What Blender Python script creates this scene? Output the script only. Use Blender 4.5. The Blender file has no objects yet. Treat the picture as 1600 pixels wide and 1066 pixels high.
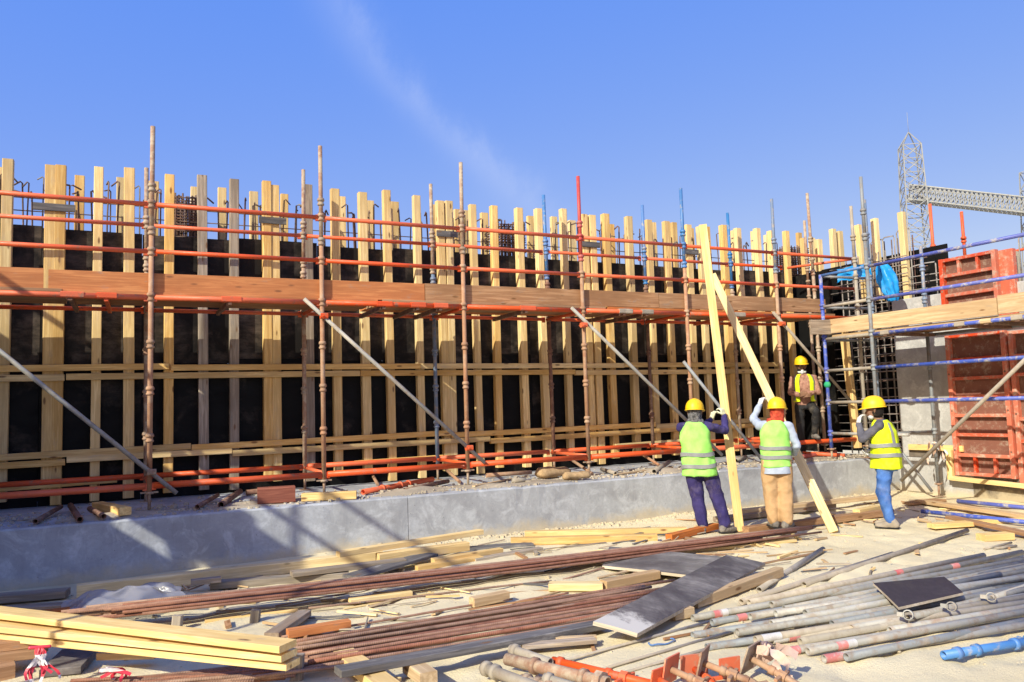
import bpy, math, random
import numpy as np
from mathutils import Vector, Matrix, noise

random.seed(7)
rng = np.random.default_rng(11)
SC = bpy.context.scene
COL = SC.collection

# ------------------------------------------------------------------ camera, sky, sun, exposure
cam_data = bpy.data.cameras.new('camera')
cam_data.lens = 27.945
cam_data.sensor_width = 36.0
cam_data.clip_start = 0.05
cam_data.clip_end = 3000.0
cam = bpy.data.objects.new('camera', cam_data)
COL.objects.link(cam)
cam.matrix_world = Matrix([(0.8953, -0.0082, -0.4453, 0.0), (-0.4443, -0.0876, -0.8916, 0.0), (-0.0316, 0.9961, -0.0821, 1.75), (0.0, 0.0, 0.0, 1.0)])
SC.camera = cam

SUN_AZ = math.radians(63.0)      # off the wall's normal, from the left
SUN_EL = math.radians(33.5)
travel = Vector((math.sin(SUN_AZ) * math.cos(SUN_EL), math.cos(SUN_AZ) * math.cos(SUN_EL), -math.sin(SUN_EL)))

world = bpy.data.worlds.new('World')
SC.world = world
world.use_nodes = True
wn = world.node_tree
for n_ in list(wn.nodes):
    wn.nodes.remove(n_)
def WN(t, **kw):
    n = wn.nodes.new(t)
    for k, v in kw.items():
        setattr(n, k, v)
    return n
sky = WN('ShaderNodeTexSky', sky_type='NISHITA', sun_disc=False, sun_elevation=SUN_EL,
         sun_rotation=math.atan2(-travel.x, -travel.y) % (2 * math.pi),
         altitude=50.0, air_density=1.0, dust_density=1.3, ozone_density=3.5)
hs = WN('ShaderNodeHueSaturation')
hs.inputs['Hue'].default_value = 0.524
hs.inputs['Saturation'].default_value = 1.08
wn.links.new(sky.outputs[0], hs.inputs['Color'])
sep = WN('ShaderNodeSeparateColor'); com = WN('ShaderNodeCombineColor')
wn.links.new(hs.outputs[0], sep.inputs[0])
for ch_, (k_, c_) in enumerate(((0.88, 0.0), (0.53, 0.86), (0.0, 4.35))):     # evens the blue out into the hazy lavender of this sky
    m_ = WN('ShaderNodeMath', operation='MULTIPLY_ADD'); m_.inputs[1].default_value = k_; m_.inputs[2].default_value = c_
    wn.links.new(sep.outputs[ch_], m_.inputs[0]); wn.links.new(m_.outputs[0], com.inputs[ch_])
# thin wisp of high cloud, laid out by direction on the sky dome
tc = WN('ShaderNodeTexCoord')
def wmath(op, a, b=None, c=None):
    n = WN('ShaderNodeMath', operation=op)
    for i, v in enumerate((a, b, c)):
        if v is None: continue
        if hasattr(v, 'links'): wn.links.new(v, n.inputs[i])
        else: n.inputs[i].default_value = v
    return n.outputs[0]
def wdot(vec):
    n = WN('ShaderNodeVectorMath', operation='DOT_PRODUCT')
    wn.links.new(tc.outputs['Generated'], n.inputs[0]); n.inputs[1].default_value = vec
    return n.outputs['Value']
s_ = wdot((0.7522, -0.0347, -0.658))
w_ = wdot((-0.5592, 0.4947, -0.6653))
f_ = wdot((0.3486, 0.8684, 0.3527))
nz = WN('ShaderNodeTexNoise'); nz.inputs['Scale'].default_value = 9.0; nz.inputs['Detail'].default_value = 9.0; nz.inputs['Roughness'].default_value = 0.68
mp = WN('ShaderNodeMapping'); wn.links.new(tc.outputs['Generated'], mp.inputs[0]); mp.inputs['Scale'].default_value = (2.2, 1.0, 1.4)
wn.links.new(mp.outputs[0], nz.inputs['Vector'])
wob = wmath('MULTIPLY', wmath('SUBTRACT', nz.outputs[0], 0.5), 0.05)
bend = wmath('ADD', w_, wmath('ADD', wob, wmath('SUBTRACT', wmath('MULTIPLY', wmath('MULTIPLY', s_, s_), 0.45), 0.011)))
wid = wmath('ADD', 0.019, wmath('MULTIPLY', wmath('ABSOLUTE', s_), 0.05))
q_ = wmath('DIVIDE', bend, wid)
core = wmath('POWER', 2.71828, wmath('MULTIPLY', wmath('MULTIPLY', q_, q_), -1.0))
ends = wmath('POWER', 2.71828, wmath('MULTIPLY', wmath('POWER', wmath('ABSOLUTE', wmath('DIVIDE', s_, 0.2)), 4.0), -1.0))
amt = wmath('MULTIPLY', wmath('MULTIPLY', core, ends), wmath('MULTIPLY', wmath('GREATER_THAN', f_, 0.2), wmath('MULTIPLY', wmath('POWER', nz.outputs[0], 1.6), 0.34)))
mixc = WN('ShaderNodeMix', data_type='RGBA')
wn.links.new(amt, mixc.inputs['Factor']); wn.links.new(com.outputs[0], mixc.inputs['A'])
mixc.inputs['B'].default_value = (4.4, 4.6, 5.2, 1)
bg = WN('ShaderNodeBackground'); bg.inputs['Strength'].default_value = 0.13
wn.links.new(mixc.outputs['Result'], bg.inputs['Color'])
wo = WN('ShaderNodeOutputWorld'); wn.links.new(bg.outputs[0], wo.inputs['Surface'])

sun_data = bpy.data.lights.new('sun', 'SUN')
sun_data.energy = 4.1
sun_data.angle = math.radians(0.53)
sun_data.color = (1.0, 0.955, 0.79)
sun = bpy.data.objects.new('sun', sun_data)
COL.objects.link(sun)
sun.location = (-30, -15, 30)
sun.rotation_euler = travel.to_track_quat('-Z', 'Y').to_euler()

SC.view_settings.view_transform = 'Standard'
SC.view_settings.look = 'None'
SC.view_settings.exposure = 0.68
SC.view_settings.gamma = 1.0
SC.view_settings.use_curve_mapping = False
SC.render.engine = 'CYCLES'
SC.cycles.max_bounces = 8
SC.cycles.diffuse_bounces = 6

# ------------------------------------------------------------------ materials
def new_mat(name):
    m = bpy.data.materials.new(name); m.use_nodes = True
    nt = m.node_tree
    b = nt.nodes['Principled BSDF']
    return m, nt, b
def nd(nt, t, **kw):
    n = nt.nodes.new(t)
    for k, v in kw.items():
        if k.startswith('i_'): n.inputs[k[2:].replace('_', ' ')].default_value = v
        else: setattr(n, k, v)
    return n
def ramp(nt, fac, stops):
    r = nt.nodes.new('ShaderNodeValToRGB')
    e = r.color_ramp.elements
    while len(e) < len(stops): e.new(0.5)
    for k, (p, c) in enumerate(stops):
        e[k].position = p; e[k].color = (c[0], c[1], c[2], 1) if len(c) == 3 else c
    nt.links.new(fac, r.inputs[0])
    return r.outputs[0]
def mixrgb(nt, fac, a, b, mode='MIX'):
    n = nt.nodes.new('ShaderNodeMix'); n.data_type = 'RGBA'; n.blend_type = mode
    for s, v in ((n.inputs['Factor'], fac), (n.inputs['A'], a), (n.inputs['B'], b)):
        if hasattr(v, 'links'): nt.links.new(v, s)
        elif isinstance(v, (int, float)): s.default_value = v
        else: s.default_value = (v[0], v[1], v[2], 1)
    return n.outputs['Result']
def coords(nt, scale=(1, 1, 1), shift=True, kind='Object'):
    t = nt.nodes.new('ShaderNodeTexCoord')
    m = nt.nodes.new('ShaderNodeMapping'); m.inputs['Scale'].default_value = scale
    if shift:
        oi = nt.nodes.new('ShaderNodeObjectInfo')
        vm = nt.nodes.new('ShaderNodeVectorMath'); vm.operation = 'MULTIPLY_ADD'
        nt.links.new(oi.outputs['Random'], vm.inputs[0])
        vm.inputs[1].default_value = (37.0, 11.0, 23.0)
        nt.links.new(t.outputs[kind], vm.inputs[2])
        nt.links.new(vm.outputs[0], m.inputs[0])
    else:
        nt.links.new(t.outputs[kind], m.inputs[0])
    return m.outputs[0]
def ntex(nt, vec, scale, detail=5.0, rough=0.6, dist=0.0):
    n = nt.nodes.new('ShaderNodeTexNoise')
    n.inputs['Scale'].default_value = scale; n.inputs['Detail'].default_value = detail
    n.inputs['Roughness'].default_value = rough; n.inputs['Distortion'].default_value = dist
    nt.links.new(vec, n.inputs['Vector'])
    return n.outputs[0]
def rnd_value(nt, col, amt):
    oi = nt.nodes.new('ShaderNodeObjectInfo')
    mr = nt.nodes.new('ShaderNodeMapRange')
    nt.links.new(oi.outputs['Random'], mr.inputs[0]); mr.inputs[3].default_value = 1 - amt; mr.inputs[4].default_value = 1 + amt
    h = nt.nodes.new('ShaderNodeHueSaturation'); nt.links.new(mr.outputs[0], h.inputs['Value']); nt.links.new(col, h.inputs['Color'])
    fr = nt.nodes.new('ShaderNodeMath'); fr.operation = 'MULTIPLY'; fr.inputs[1].default_value = 17.31; nt.links.new(oi.outputs['Random'], fr.inputs[0])
    f2 = nt.nodes.new('ShaderNodeMath'); f2.operation = 'FRACT'; nt.links.new(fr.outputs[0], f2.inputs[0])
    ms = nt.nodes.new('ShaderNodeMapRange'); nt.links.new(f2.outputs[0], ms.inputs[0]); ms.inputs[3].default_value = 1 - amt * 1.1; ms.inputs[4].default_value = 1 + amt * 0.5
    nt.links.new(ms.outputs[0], h.inputs['Saturation'])
    mh = nt.nodes.new('ShaderNodeMapRange'); nt.links.new(f2.outputs[0], mh.inputs[0]); mh.inputs[3].default_value = 0.5 + amt * 0.03; mh.inputs[4].default_value = 0.5 - amt * 0.07
    nt.links.new(mh.outputs[0], h.inputs['Hue'])
    return h.outputs[0]
def bump(nt, b, h, strength, dist=0.01):
    n = nt.nodes.new('ShaderNodeBump'); n.inputs['Strength'].default_value = strength; n.inputs['Distance'].default_value = dist
    nt.links.new(h, n.inputs['Height']); nt.links.new(n.outputs[0], b.inputs['Normal'])

def wood_mat(name, light, dark, knot=(0.16, 0.08, 0.03), rnd=0.16, rough=0.75, dirt=0.0, dirtcol=(0.25, 0.23, 0.2)):
    m, nt, b = new_mat(name)
    g = ntex(nt, coords(nt, (0.9, 16, 16)), 2.0, 6, 0.65, 0.6)
    big = ntex(nt, coords(nt, (0.8, 2.5, 2.5)), 1.3, 3)
    c = ramp(nt, g, [(0.28, [x * 0.9 for x in dark]), (0.46, dark), (0.6, light), (0.9, [x * 1.08 for x in light])])
    c = mixrgb(nt, ramp(nt, big, [(0.42, (0, 0, 0)), (0.75, (1, 1, 1))]), c, [x * 0.8 for x in dark])
    v = nt.nodes.new('ShaderNodeTexVoronoi'); v.inputs['Scale'].default_value = 1.0
    nt.links.new(coords(nt, (2.4, 7.5, 7.5)), v.inputs['Vector'])
    c = mixrgb(nt, ramp(nt, v.outputs['Distance'], [(0.075, (0.9,) * 3), (0.15, (0, 0, 0))]), c, knot)
    if dirt > 0:
        dn = ntex(nt, coords(nt, (1.5, 5, 5)), 2.2, 8, 0.7)
        c = mixrgb(nt, ramp(nt, dn, [(0.62 - 0.3 * dirt, (0, 0, 0)), (0.8 - 0.2 * dirt, (1, 1, 1))]), c, dirtcol)
    c = rnd_value(nt, c, rnd)
    nt.links.new(c, b.inputs['Base Color']); b.inputs['Roughness'].default_value = rough
    b.inputs['Specular IOR Level'].default_value = 0.25
    bump(nt, b, g, 0.25, 0.004)
    return m

def paint_mat(name, col, wear=(0.25, 0.13, 0.08), amt=0.25, rough=0.45, rnd=0.12, metal=0.0, wscale=9.0, dust=0.25, dustcol=(0.5, 0.42, 0.3)):
    m, nt, b = new_mat(name)
    vec = coords(nt, (1, 1, 1))
    n1 = ntex(nt, vec, wscale, 8, 0.72)
    n2 = ntex(nt, coords(nt, (0.6, 1, 1)), 3.5, 5, 0.6)
    c = mixrgb(nt, ramp(nt, n2, [(0.3, (0, 0, 0)), (0.75, (1, 1, 1))]), col, [x * 0.72 for x in col])
    c = mixrgb(nt, ramp(nt, n1, [(0.62 - 0.35 * amt, (0, 0, 0)), (0.72 - 0.25 * amt, (1, 1, 1))]), c, wear)
    n3 = ntex(nt, vec, 5.0, 6, 0.7)
    c = mixrgb(nt, ramp(nt, n3, [(0.7 - 0.4 * dust, (0, 0, 0)), (0.95 - 0.3 * dust, (0.8, 0.8, 0.8))]), c, dustcol)
    c = rnd_value(nt, c, rnd)
    nt.links.new(c, b.inputs['Base Color'])
    nt.links.new(ramp(nt, n1, [(0.4, (rough,) * 3), (0.7, (min(rough + 0.3, 1),) * 3)]), b.inputs['Roughness'])
    b.inputs['Metallic'].default_value = metal
    bump(nt, b, n1, 0.18, 0.003)
    return m

def cloth_mat(name, col, col2=None, rough=0.9, scale=6.0, rnd=0.0):
    m, nt, b = new_mat(name)
    vec = coords(nt, (1, 1, 1), False)
    n = ntex(nt, vec, scale, 6, 0.65)
    c = ramp(nt, n, [(0.3, [x * 0.8 for x in col]), (0.7, col2 or col)])
    dn = ntex(nt, vec, 4.0, 8, 0.72)
    c = mixrgb(nt, ramp(nt, dn, [(0.52, (0, 0, 0)), (0.74, (0.28,) * 3)]), c, (0.36, 0.3, 0.21))
    nt.links.new(c, b.inputs['Base Color']); b.inputs['Roughness'].default_value = rough
    b.inputs['Specular IOR Level'].default_value = 0.2
    bump(nt, b, ntex(nt, vec, 60, 3), 0.3, 0.004)
    return m

MAT = {}
MAT['timber'] = wood_mat('fresh_timber', (0.78, 0.57, 0.225), (0.62, 0.405, 0.135), dirt=0.26, rnd=0.17, dirtcol=(0.50, 0.36, 0.2))
MAT['timber_pale'] = wood_mat('pale_timber', (0.82, 0.64, 0.31), (0.67, 0.48, 0.2), rnd=0.12, dirt=0.2, dirtcol=(0.54, 0.42, 0.25))
MAT['timber_yellow'] = wood_mat('yellow_timber', (0.84, 0.64, 0.29), (0.7, 0.49, 0.19), rnd=0.08, dirt=0.2, dirtcol=(0.45, 0.34, 0.2))
MAT['timber_grey'] = wood_mat('weathered_timber', (0.42, 0.345, 0.255), (0.26, 0.205, 0.145), rnd=0.2, dirt=0.3)
MAT['timber_dark'] = wood_mat('dark_plank', (0.16, 0.15, 0.145), (0.09, 0.085, 0.085), rnd=0.2, dirt=0.2, dirtcol=(0.3, 0.28, 0.25))
MAT['timber_orange'] = wood_mat('orange_plank', (0.56, 0.205, 0.052), (0.44, 0.14, 0.032), knot=(0.2, 0.07, 0.025), rnd=0.08, dirt=0.1)
MAT['timber_brown'] = wood_mat('brown_plank', (0.42, 0.25, 0.13), (0.30, 0.165, 0.08), rnd=0.08, dirt=0.1)
MAT['timber_tan'] = wood_mat('tan_plank', (0.58, 0.43, 0.25), (0.45, 0.31, 0.165), rnd=0.06, dirt=0.1)
MAT['timber_red'] = wood_mat('red_block', (0.30, 0.12, 0.075), (0.2, 0.07, 0.045), rnd=0.06)
MAT['orange'] = paint_mat('orange_paint', (0.70, 0.105, 0.02), amt=0.2, dust=0.0, rnd=0.05)
MAT['orange_d'] = paint_mat('orange_steel_form', (0.56, 0.10, 0.035), wear=(0.42, 0.3, 0.22), amt=0.32, dust=0.35, dustcol=(0.5, 0.36, 0.26))
MAT['form_skin'] = paint_mat('form_face', (0.19, 0.085, 0.055), wear=(0.27, 0.2, 0.15), amt=0.3, dust=0.35, dustcol=(0.34, 0.22, 0.15), rough=0.7)  # brown-grey infill, its colour deepened to carry the recess shade between the ribs
MAT['red'] = paint_mat('red_paint', (0.5, 0.055, 0.04), amt=0.3)
MAT['blue'] = paint_mat('blue_paint', (0.055, 0.085, 0.42), wear=(0.35, 0.33, 0.3), amt=0.3, dust=0.2)
MAT['skyblue'] = paint_mat('light_blue_paint', (0.05, 0.17, 0.44), wear=(0.3, 0.28, 0.26), amt=0.25, dust=0.2)
MAT['rust'] = paint_mat('rusty_tube', (0.31, 0.18, 0.11), wear=(0.38, 0.31, 0.22), amt=0.5, dust=0.4, rough=0.7, dustcol=(0.4, 0.34, 0.25))
MAT['rust_tan'] = paint_mat('tan_tube', (0.40, 0.23, 0.125), wear=(0.3, 0.15, 0.08), amt=0.4, dust=0.5, rough=0.7, dustcol=(0.44, 0.36, 0.26))
MAT['rust_dark'] = paint_mat('dark_rust', (0.17, 0.085, 0.055), wear=(0.26, 0.16, 0.1), amt=0.4, dust=0.2, rough=0.75)
MAT['galv'] = paint_mat('galvanised_tube', (0.33, 0.325, 0.30), wear=(0.25, 0.2, 0.155), amt=0.4, dust=0.55, rough=0.6, metal=0.12, dustcol=(0.45, 0.395, 0.31), rnd=0.2)
MAT['galv_b'] = paint_mat('grey_steel', (0.23, 0.25, 0.27), wear=(0.2, 0.165, 0.14), amt=0.35, dust=0.35, rough=0.6, metal=0.15)
MAT['galv_dusty'] = paint_mat('dusty_tube', (0.34, 0.30, 0.24), wear=(0.26, 0.215, 0.165), amt=0.4, dust=0.5, rough=0.7, dustcol=(0.5, 0.43, 0.32))
MAT['bluegrey'] = paint_mat('blue_grey_steel', (0.15, 0.20, 0.30), wear=(0.3, 0.25, 0.2), amt=0.35, dust=0.3)
MAT['pinkband'] = paint_mat('pink_paint_band', (0.62, 0.19, 0.16), wear=(0.45, 0.42, 0.38), amt=0.3, dust=0.35)
MAT['whiteband'] = paint_mat('white_paint_band', (0.6, 0.58, 0.54), wear=(0.45, 0.42, 0.38), amt=0.3, dust=0.35)
MAT['lattice'] = paint_mat('tower_steel', (0.29, 0.3, 0.3), amt=0.1, dust=0.1, rough=0.5, metal=0.2)
MAT['lattice_pale'] = paint_mat('tower_steel_pale', (0.4, 0.4, 0.38), amt=0.1, dust=0.1, rough=0.5, metal=0.2)  # second, slightly lighter tone of the tower steel
MAT['black'] = cloth_mat('black_rubber', (0.02, 0.02, 0.022))

def rebar_mat():
    m, nt, b = new_mat('rebar_rust')
    vec = coords(nt, (1, 1, 1))
    n = ntex(nt, vec, 6, 6, 0.7)
    c = ramp(nt, n, [(0.3, (0.14, 0.066, 0.038)), (0.5, (0.25, 0.122, 0.07)), (0.75, (0.34, 0.19, 0.115))])
    c = rnd_value(nt, c, 0.2)
    nt.links.new(c, b.inputs['Base Color']); b.inputs['Roughness'].default_value = 0.75
    w = nt.nodes.new('ShaderNodeTexWave'); w.inputs['Scale'].default_value = 22.0; w.inputs['Distortion'].default_value = 0.0
    mp_ = nt.nodes.new('ShaderNodeMapping'); mp_.inputs['Rotation'].default_value = (0, 0, 0.5)
    t = nt.nodes.new('ShaderNodeTexCoord'); nt.links.new(t.outputs['Object'], mp_.inputs[0]); nt.links.new(mp_.outputs[0], w.inputs['Vector'])
    bump(nt, b, w.outputs[0], 0.5, 0.003)
    return m
MAT['rebar'] = rebar_mat()
MAT['rebar_dark'] = paint_mat('old_rebar', (0.14, 0.085, 0.065), wear=(0.2, 0.11, 0.07), amt=0.4, dust=0.15, rough=0.8)
MAT['rebar_mid'] = paint_mat('weathered_rebar', (0.2, 0.17, 0.15), wear=(0.3, 0.27, 0.24), amt=0.35, dust=0.2, rough=0.8)
MAT['rebar_grey'] = paint_mat('grey_rebar', (0.30, 0.28, 0.26), wear=(0.22, 0.15, 0.11), amt=0.3, dust=0.3, rough=0.7)

def ply_mat(name, stain=0.4, base=(0.006, 0.006, 0.006), scol=(0.16, 0.125, 0.10)):
    m, nt, b = new_mat(name)
    vec = coords(nt, (1, 1, 1))
    n1 = ntex(nt, vec, 1.7, 8, 0.68, 0.3)
    n2 = ntex(nt, coords(nt, (1.0, 3.0, 3.0)), 2.5, 9, 0.75)
    f = nt.nodes.new('ShaderNodeMath'); f.operation = 'MULTIPLY'
    nt.links.new(ramp(nt, n1, [(0.68 - 0.25 * stain, (0, 0, 0)), (0.9 - 0.2 * stain, (1, 1, 1))]), f.inputs[0])
    nt.links.new(ramp(nt, n2, [(0.40, (0.1, 0.1, 0.1)), (0.75, (1, 1, 1))]), f.inputs[1])
    c = mixrgb(nt, f.outputs[0], base, scol)
    nt.links.new(c, b.inputs['Base Color'])
    nt.links.new(ramp(nt, n2, [(0.35, (0.5,) * 3), (0.7, (0.8,) * 3)]), b.inputs['Roughness'])
    b.inputs['Specular IOR Level'].default_value = 0.12
    bump(nt, b, n2, 0.1, 0.003)
    return m
MAT['ply'] = ply_mat('black_film_plywood', 0.55)
MAT['ply_top'] = ply_mat('stained_film_plywood', 0.95, (0.013, 0.011, 0.010), (0.22, 0.175, 0.14))
MAT['ply_dusty'] = ply_mat('dusty_film_plywood', 1.25, (0.075, 0.064, 0.066), (0.42, 0.39, 0.36))
def ply_end(name):
    m = ply_mat(name, 1.1, (0.075, 0.064, 0.066), (0.40, 0.37, 0.34)); nt = m.node_tree; b = nt.nodes['Principled BSDF']
    t = nt.nodes.new('ShaderNodeTexCoord'); s = nt.nodes.new('ShaderNodeSeparateXYZ'); nt.links.new(t.outputs['Object'], s.inputs[0])
    n = ntex(nt, t.outputs['Object'], 5.0, 8, 0.7)
    a = nt.nodes.new('ShaderNodeMath'); a.operation = 'MULTIPLY_ADD'; nt.links.new(n, a.inputs[0]); a.inputs[1].default_value = 0.9; nt.links.new(s.outputs[1], a.inputs[2])
    old = b.inputs['Base Color'].links[0].from_socket
    nt.links.new(mixrgb(nt, ramp(nt, a.outputs[0], [(0.62, (0.9,) * 3), (0.78, (0, 0, 0))]), old, (0.55, 0.52, 0.47)), b.inputs['Base Color'])
    return m
MAT['ply_end'] = ply_end('cement_ended_plywood')
MAT['ply_grey'] = ply_mat('greyed_film_plywood', 1.3, (0.10, 0.088, 0.085), (0.42, 0.39, 0.36))
MAT['ply_clean'] = ply_mat('clean_film_plywood', 0.35, (0.045, 0.036, 0.042), (0.2, 0.18, 0.18))
MAT['ply_edge'] = wood_mat('plywood_edge', (0.6, 0.52, 0.4), (0.46, 0.38, 0.27))

def concrete_mat(name, base=(0.395, 0.415, 0.44), dark=(0.245, 0.25, 0.265), streak=0.75):
    m, nt, b = new_mat(name)
    vec = coords(nt, (1, 1, 1), False)
    n1 = ntex(nt, vec, 0.9, 9, 0.62, 0.4)
    n2 = ntex(nt, coords(nt, (3.0, 3.0, 0.35), False), 2.0, 6, 0.65)
    n3 = ntex(nt, vec, 22, 6, 0.7)
    c = ramp(nt, n1, [(0.32, dark), (0.55, base), (0.75, [x * 1.16 for x in base])])
    c = mixrgb(nt, ramp(nt, n2, [(0.55, (0, 0, 0)), (0.8, (streak,) * 3)]), c, [x * 0.75 for x in dark])
    n4 = ntex(nt, vec, 3.2, 8, 0.7, 0.8)
    c = mixrgb(nt, ramp(nt, n4, [(0.5, (0, 0, 0)), (0.62, (0.5,) * 3), (0.8, (0.2,) * 3)]), c, [x * 1.4 for x in base])
    c = mixrgb(nt, ramp(nt, n3, [(0.35, (0.45,) * 3), (0.55, (0, 0, 0))]), c, [x * 0.7 for x in base])
    v = nt.nodes.new('ShaderNodeTexVoronoi'); v.inputs['Scale'].default_value = 9.0; nt.links.new(vec, v.inputs['Vector'])
    c = mixrgb(nt, ramp(nt, v.outputs['Distance'], [(0.03, (0.8,) * 3), (0.06, (0, 0, 0))]), c, (0.13, 0.125, 0.12))
    v2 = nt.nodes.new('ShaderNodeTexVoronoi'); v2.inputs['Scale'].default_value = 26.0; nt.links.new(vec, v2.inputs['Vector'])
    c = mixrgb(nt, ramp(nt, v2.outputs['Distance'], [(0.05, (0.7,) * 3), (0.1, (0, 0, 0))]), c, (0.16, 0.155, 0.15))
    # sand splashed and caked along the foot, with a ragged upper edge
    sx = nt.nodes.new('ShaderNodeSeparateXYZ'); nt.links.new(vec, sx.inputs[0])
    nr = ntex(nt, vec, 2.6, 8, 0.7)
    ad = nt.nodes.new('ShaderNodeMath'); ad.operation = 'MULTIPLY_ADD'; nt.links.new(nr, ad.inputs[0]); ad.inputs[1].default_value = -0.55; nt.links.new(sx.outputs[2], ad.inputs[2])
    mrr = nt.nodes.new('ShaderNodeMapRange'); nt.links.new(ad.outputs[0], mrr.inputs[0]); mrr.inputs[1].default_value = -0.25; mrr.inputs[2].default_value = -0.12; mrr.inputs[3].default_value = 0.7; mrr.inputs[4].default_value = 0.0
    c = mixrgb(nt, mrr.outputs[0], c, (0.5, 0.42, 0.28))
    nt.links.new(c, b.inputs['Base Color']); b.inputs['Roughness'].default_value = 0.85
    b.inputs['Specular IOR Level'].default_value = 0.25
    bump(nt, b, n3, 0.4, 0.008)
    return m
MAT['concrete'] = concrete_mat('footing_concrete')
MAT['concrete_w'] = concrete_mat('wall_concrete', (0.40, 0.395, 0.385), (0.28, 0.275, 0.27), 0.45)
MAT['honeycomb'] = concrete_mat('honeycombed_concrete', (0.15, 0.125, 0.10), (0.045, 0.036, 0.03), 0.5)

def sand_mat():
    m, nt, b = new_mat('sand')
    vec = coords(nt, (1, 1, 1), False)
    n1 = ntex(nt, vec, 0.55, 7, 0.6, 0.2)
    n2 = ntex(nt, vec, 7.0, 8, 0.72)
    n3 = ntex(nt, vec, 55, 5, 0.7)
    c = ramp(nt, n1, [(0.3, (0.57, 0.485, 0.31)), (0.5, (0.655, 0.57, 0.375)), (0.7, (0.70, 0.615, 0.41))])
    c = mixrgb(nt, ramp(nt, n2, [(0.55, (0, 0, 0)), (0.8, (0.6,) * 3)]), c, (0.45, 0.36, 0.235))
    c = mixrgb(nt, ramp(nt, n3, [(0.60, (0, 0, 0)), (0.72, (0.55,) * 3)]), c, (0.38, 0.31, 0.22))
    nt.links.new(c, b.inputs['Base Color']); b.inputs['Roughness'].default_value = 0.95
    b.inputs['Specular IOR Level'].default_value = 0.1
    a = nt.nodes.new('ShaderNodeMath'); a.operation = 'ADD'; nt.links.new(n2, a.inputs[0]); nt.links.new(n3, a.inputs[1])
    bump(nt, b, a.outputs[0], 0.55, 0.02)
    return m
MAT['sand'] = sand_mat()
MAT['stone'] = concrete_mat('rubble', (0.40, 0.345, 0.265), (0.24, 0.205, 0.16), 0.1)

# ------------------------------------------------------------------ geometry helpers
X0 = Vector((0, 0, 0))
def frame(p, q, up=(0, 0, 1)):
    """matrix at p whose X axis runs to q and whose Z leans to up"""
    p = Vector(p); x = (Vector(q) - p).normalized(); u = Vector(up)
    if abs(x.dot(u)) > 0.98: u = Vector((0, 1, 0)) if abs(x.y) < 0.9 else Vector((1, 0, 0))
    y = u.cross(x).normalized(); z = x.cross(y)
    return Matrix(((x.x, y.x, z.x, p.x), (x.y, y.y, z.y, p.y), (x.z, y.z, z.z, p.z), (0, 0, 0, 1)))
def g_box(L, w, h, c=None):
    """timber along X from 0 to L, w wide in Y, h high in Z, long edges chamfered"""
    c = min(w, h) * 0.07 if c is None else c
    a, b = w / 2, h / 2
    prof = [(-a + c, -b), (a - c, -b), (a, -b + c), (a, b - c), (a - c, b), (-a + c, b), (-a, b - c), (-a, -b + c)]
    v = [(0, y, z) for y, z in prof] + [(L, y, z) for y, z in prof]
    f = [(i, (i + 1) % 8, 8 + (i + 1) % 8, 8 + i)[::-1] for i in range(8)] + [tuple(range(8)), tuple(range(15, 7, -1))]
    return v, f, [False] * 10
def g_lathe(prof, n=12, smooth=True):
    """(x, r) profile turned round the X axis"""
    v, f, s = [], [], []
    for x, r in prof:
        for k in range(n):
            a = 2 * math.pi * k / n
            v.append((x, r * math.cos(a), r * math.sin(a)))
    for i in range(len(prof) - 1):
        for k in range(n):
            k2 = (k + 1) % n
            f.append((i * n + k, i * n + k2, (i + 1) * n + k2, (i + 1) * n + k)[::-1]); s.append(smooth)
    return v, f, s
def g_cap(geo, n):
    v, f, s = geo
    m = len(v)
    return v, f + [tuple(range(n)), tuple(range(m - 1, m - n - 1, -1))], s + [False, False]
def g_tube(L, r, n=10, hollow=False):
    if hollow:
        t = r * 0.8
        return g_lathe([(0.16, t), (0, t), (0, r), (L, r), (L, t), (L - 0.16, t)], n)
    return g_cap(g_lathe([(0, r), (L, r)], n), n)
def g_path(pts, r, n=6):
    """round bar through points"""
    pts = [Vector(p) for p in pts]
    v, f, s = [], [], []
    ref = Vector((0.13, 0.37, 0.92))
    for i, p in enumerate(pts):
        d = (pts[min(i + 1, len(pts) - 1)] - pts[max(i - 1, 0)]).normalized()
        a = d.cross(ref).normalized(); b = d.cross(a)
        for k in range(n):
            t = 2 * math.pi * k / n
            v.append(tuple(p + a * (r * math.cos(t)) + b * (r * math.sin(t))))
    for i in range(len(pts) - 1):
        for k in range(n):
            k2 = (k + 1) % n
            f.append((i * n + k, i * n + k2, (i + 1) * n + k2, (i + 1) * n + k)); s.append(True)
    m = len(v)
    return v, f + [tuple(range(n))[::-1], tuple(range(m - n, m))], s + [False, False]
def g_x(geo, M):
    v, f, s = geo
    return [tuple(M @ Vector(p)) for p in v], f, s
def g_join(*gs):
    V, F, S = [], [], []
    for v, f, s in gs:
        o = len(V); V += v; F += [tuple(i + o for i in q) for q in f]; S += s
    return V, F, S
def g_bar(p, q, w, h=None, up=(0, 0, 1)):
    h = h or w
    return g_x(g_box((Vector(q) - Vector(p)).length, w, h), frame(p, q, up))
def g_pipe(p, q, r, n=8):
    return g_x(g_tube((Vector(q) - Vector(p)).length, r, n), frame(p, q))
def mesh(name, geo, mats):
    v, f, s = geo
    me = bpy.data.meshes.new(name); me.from_pydata(v, [], f)
    me.polygons.foreach_set('use_smooth', s)
    for m in (mats if isinstance(mats, (list, tuple)) else [mats]):
        me.materials.append(MAT[m] if isinstance(m, str) else m)
    me.update()
    return me
WM = {}
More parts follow.
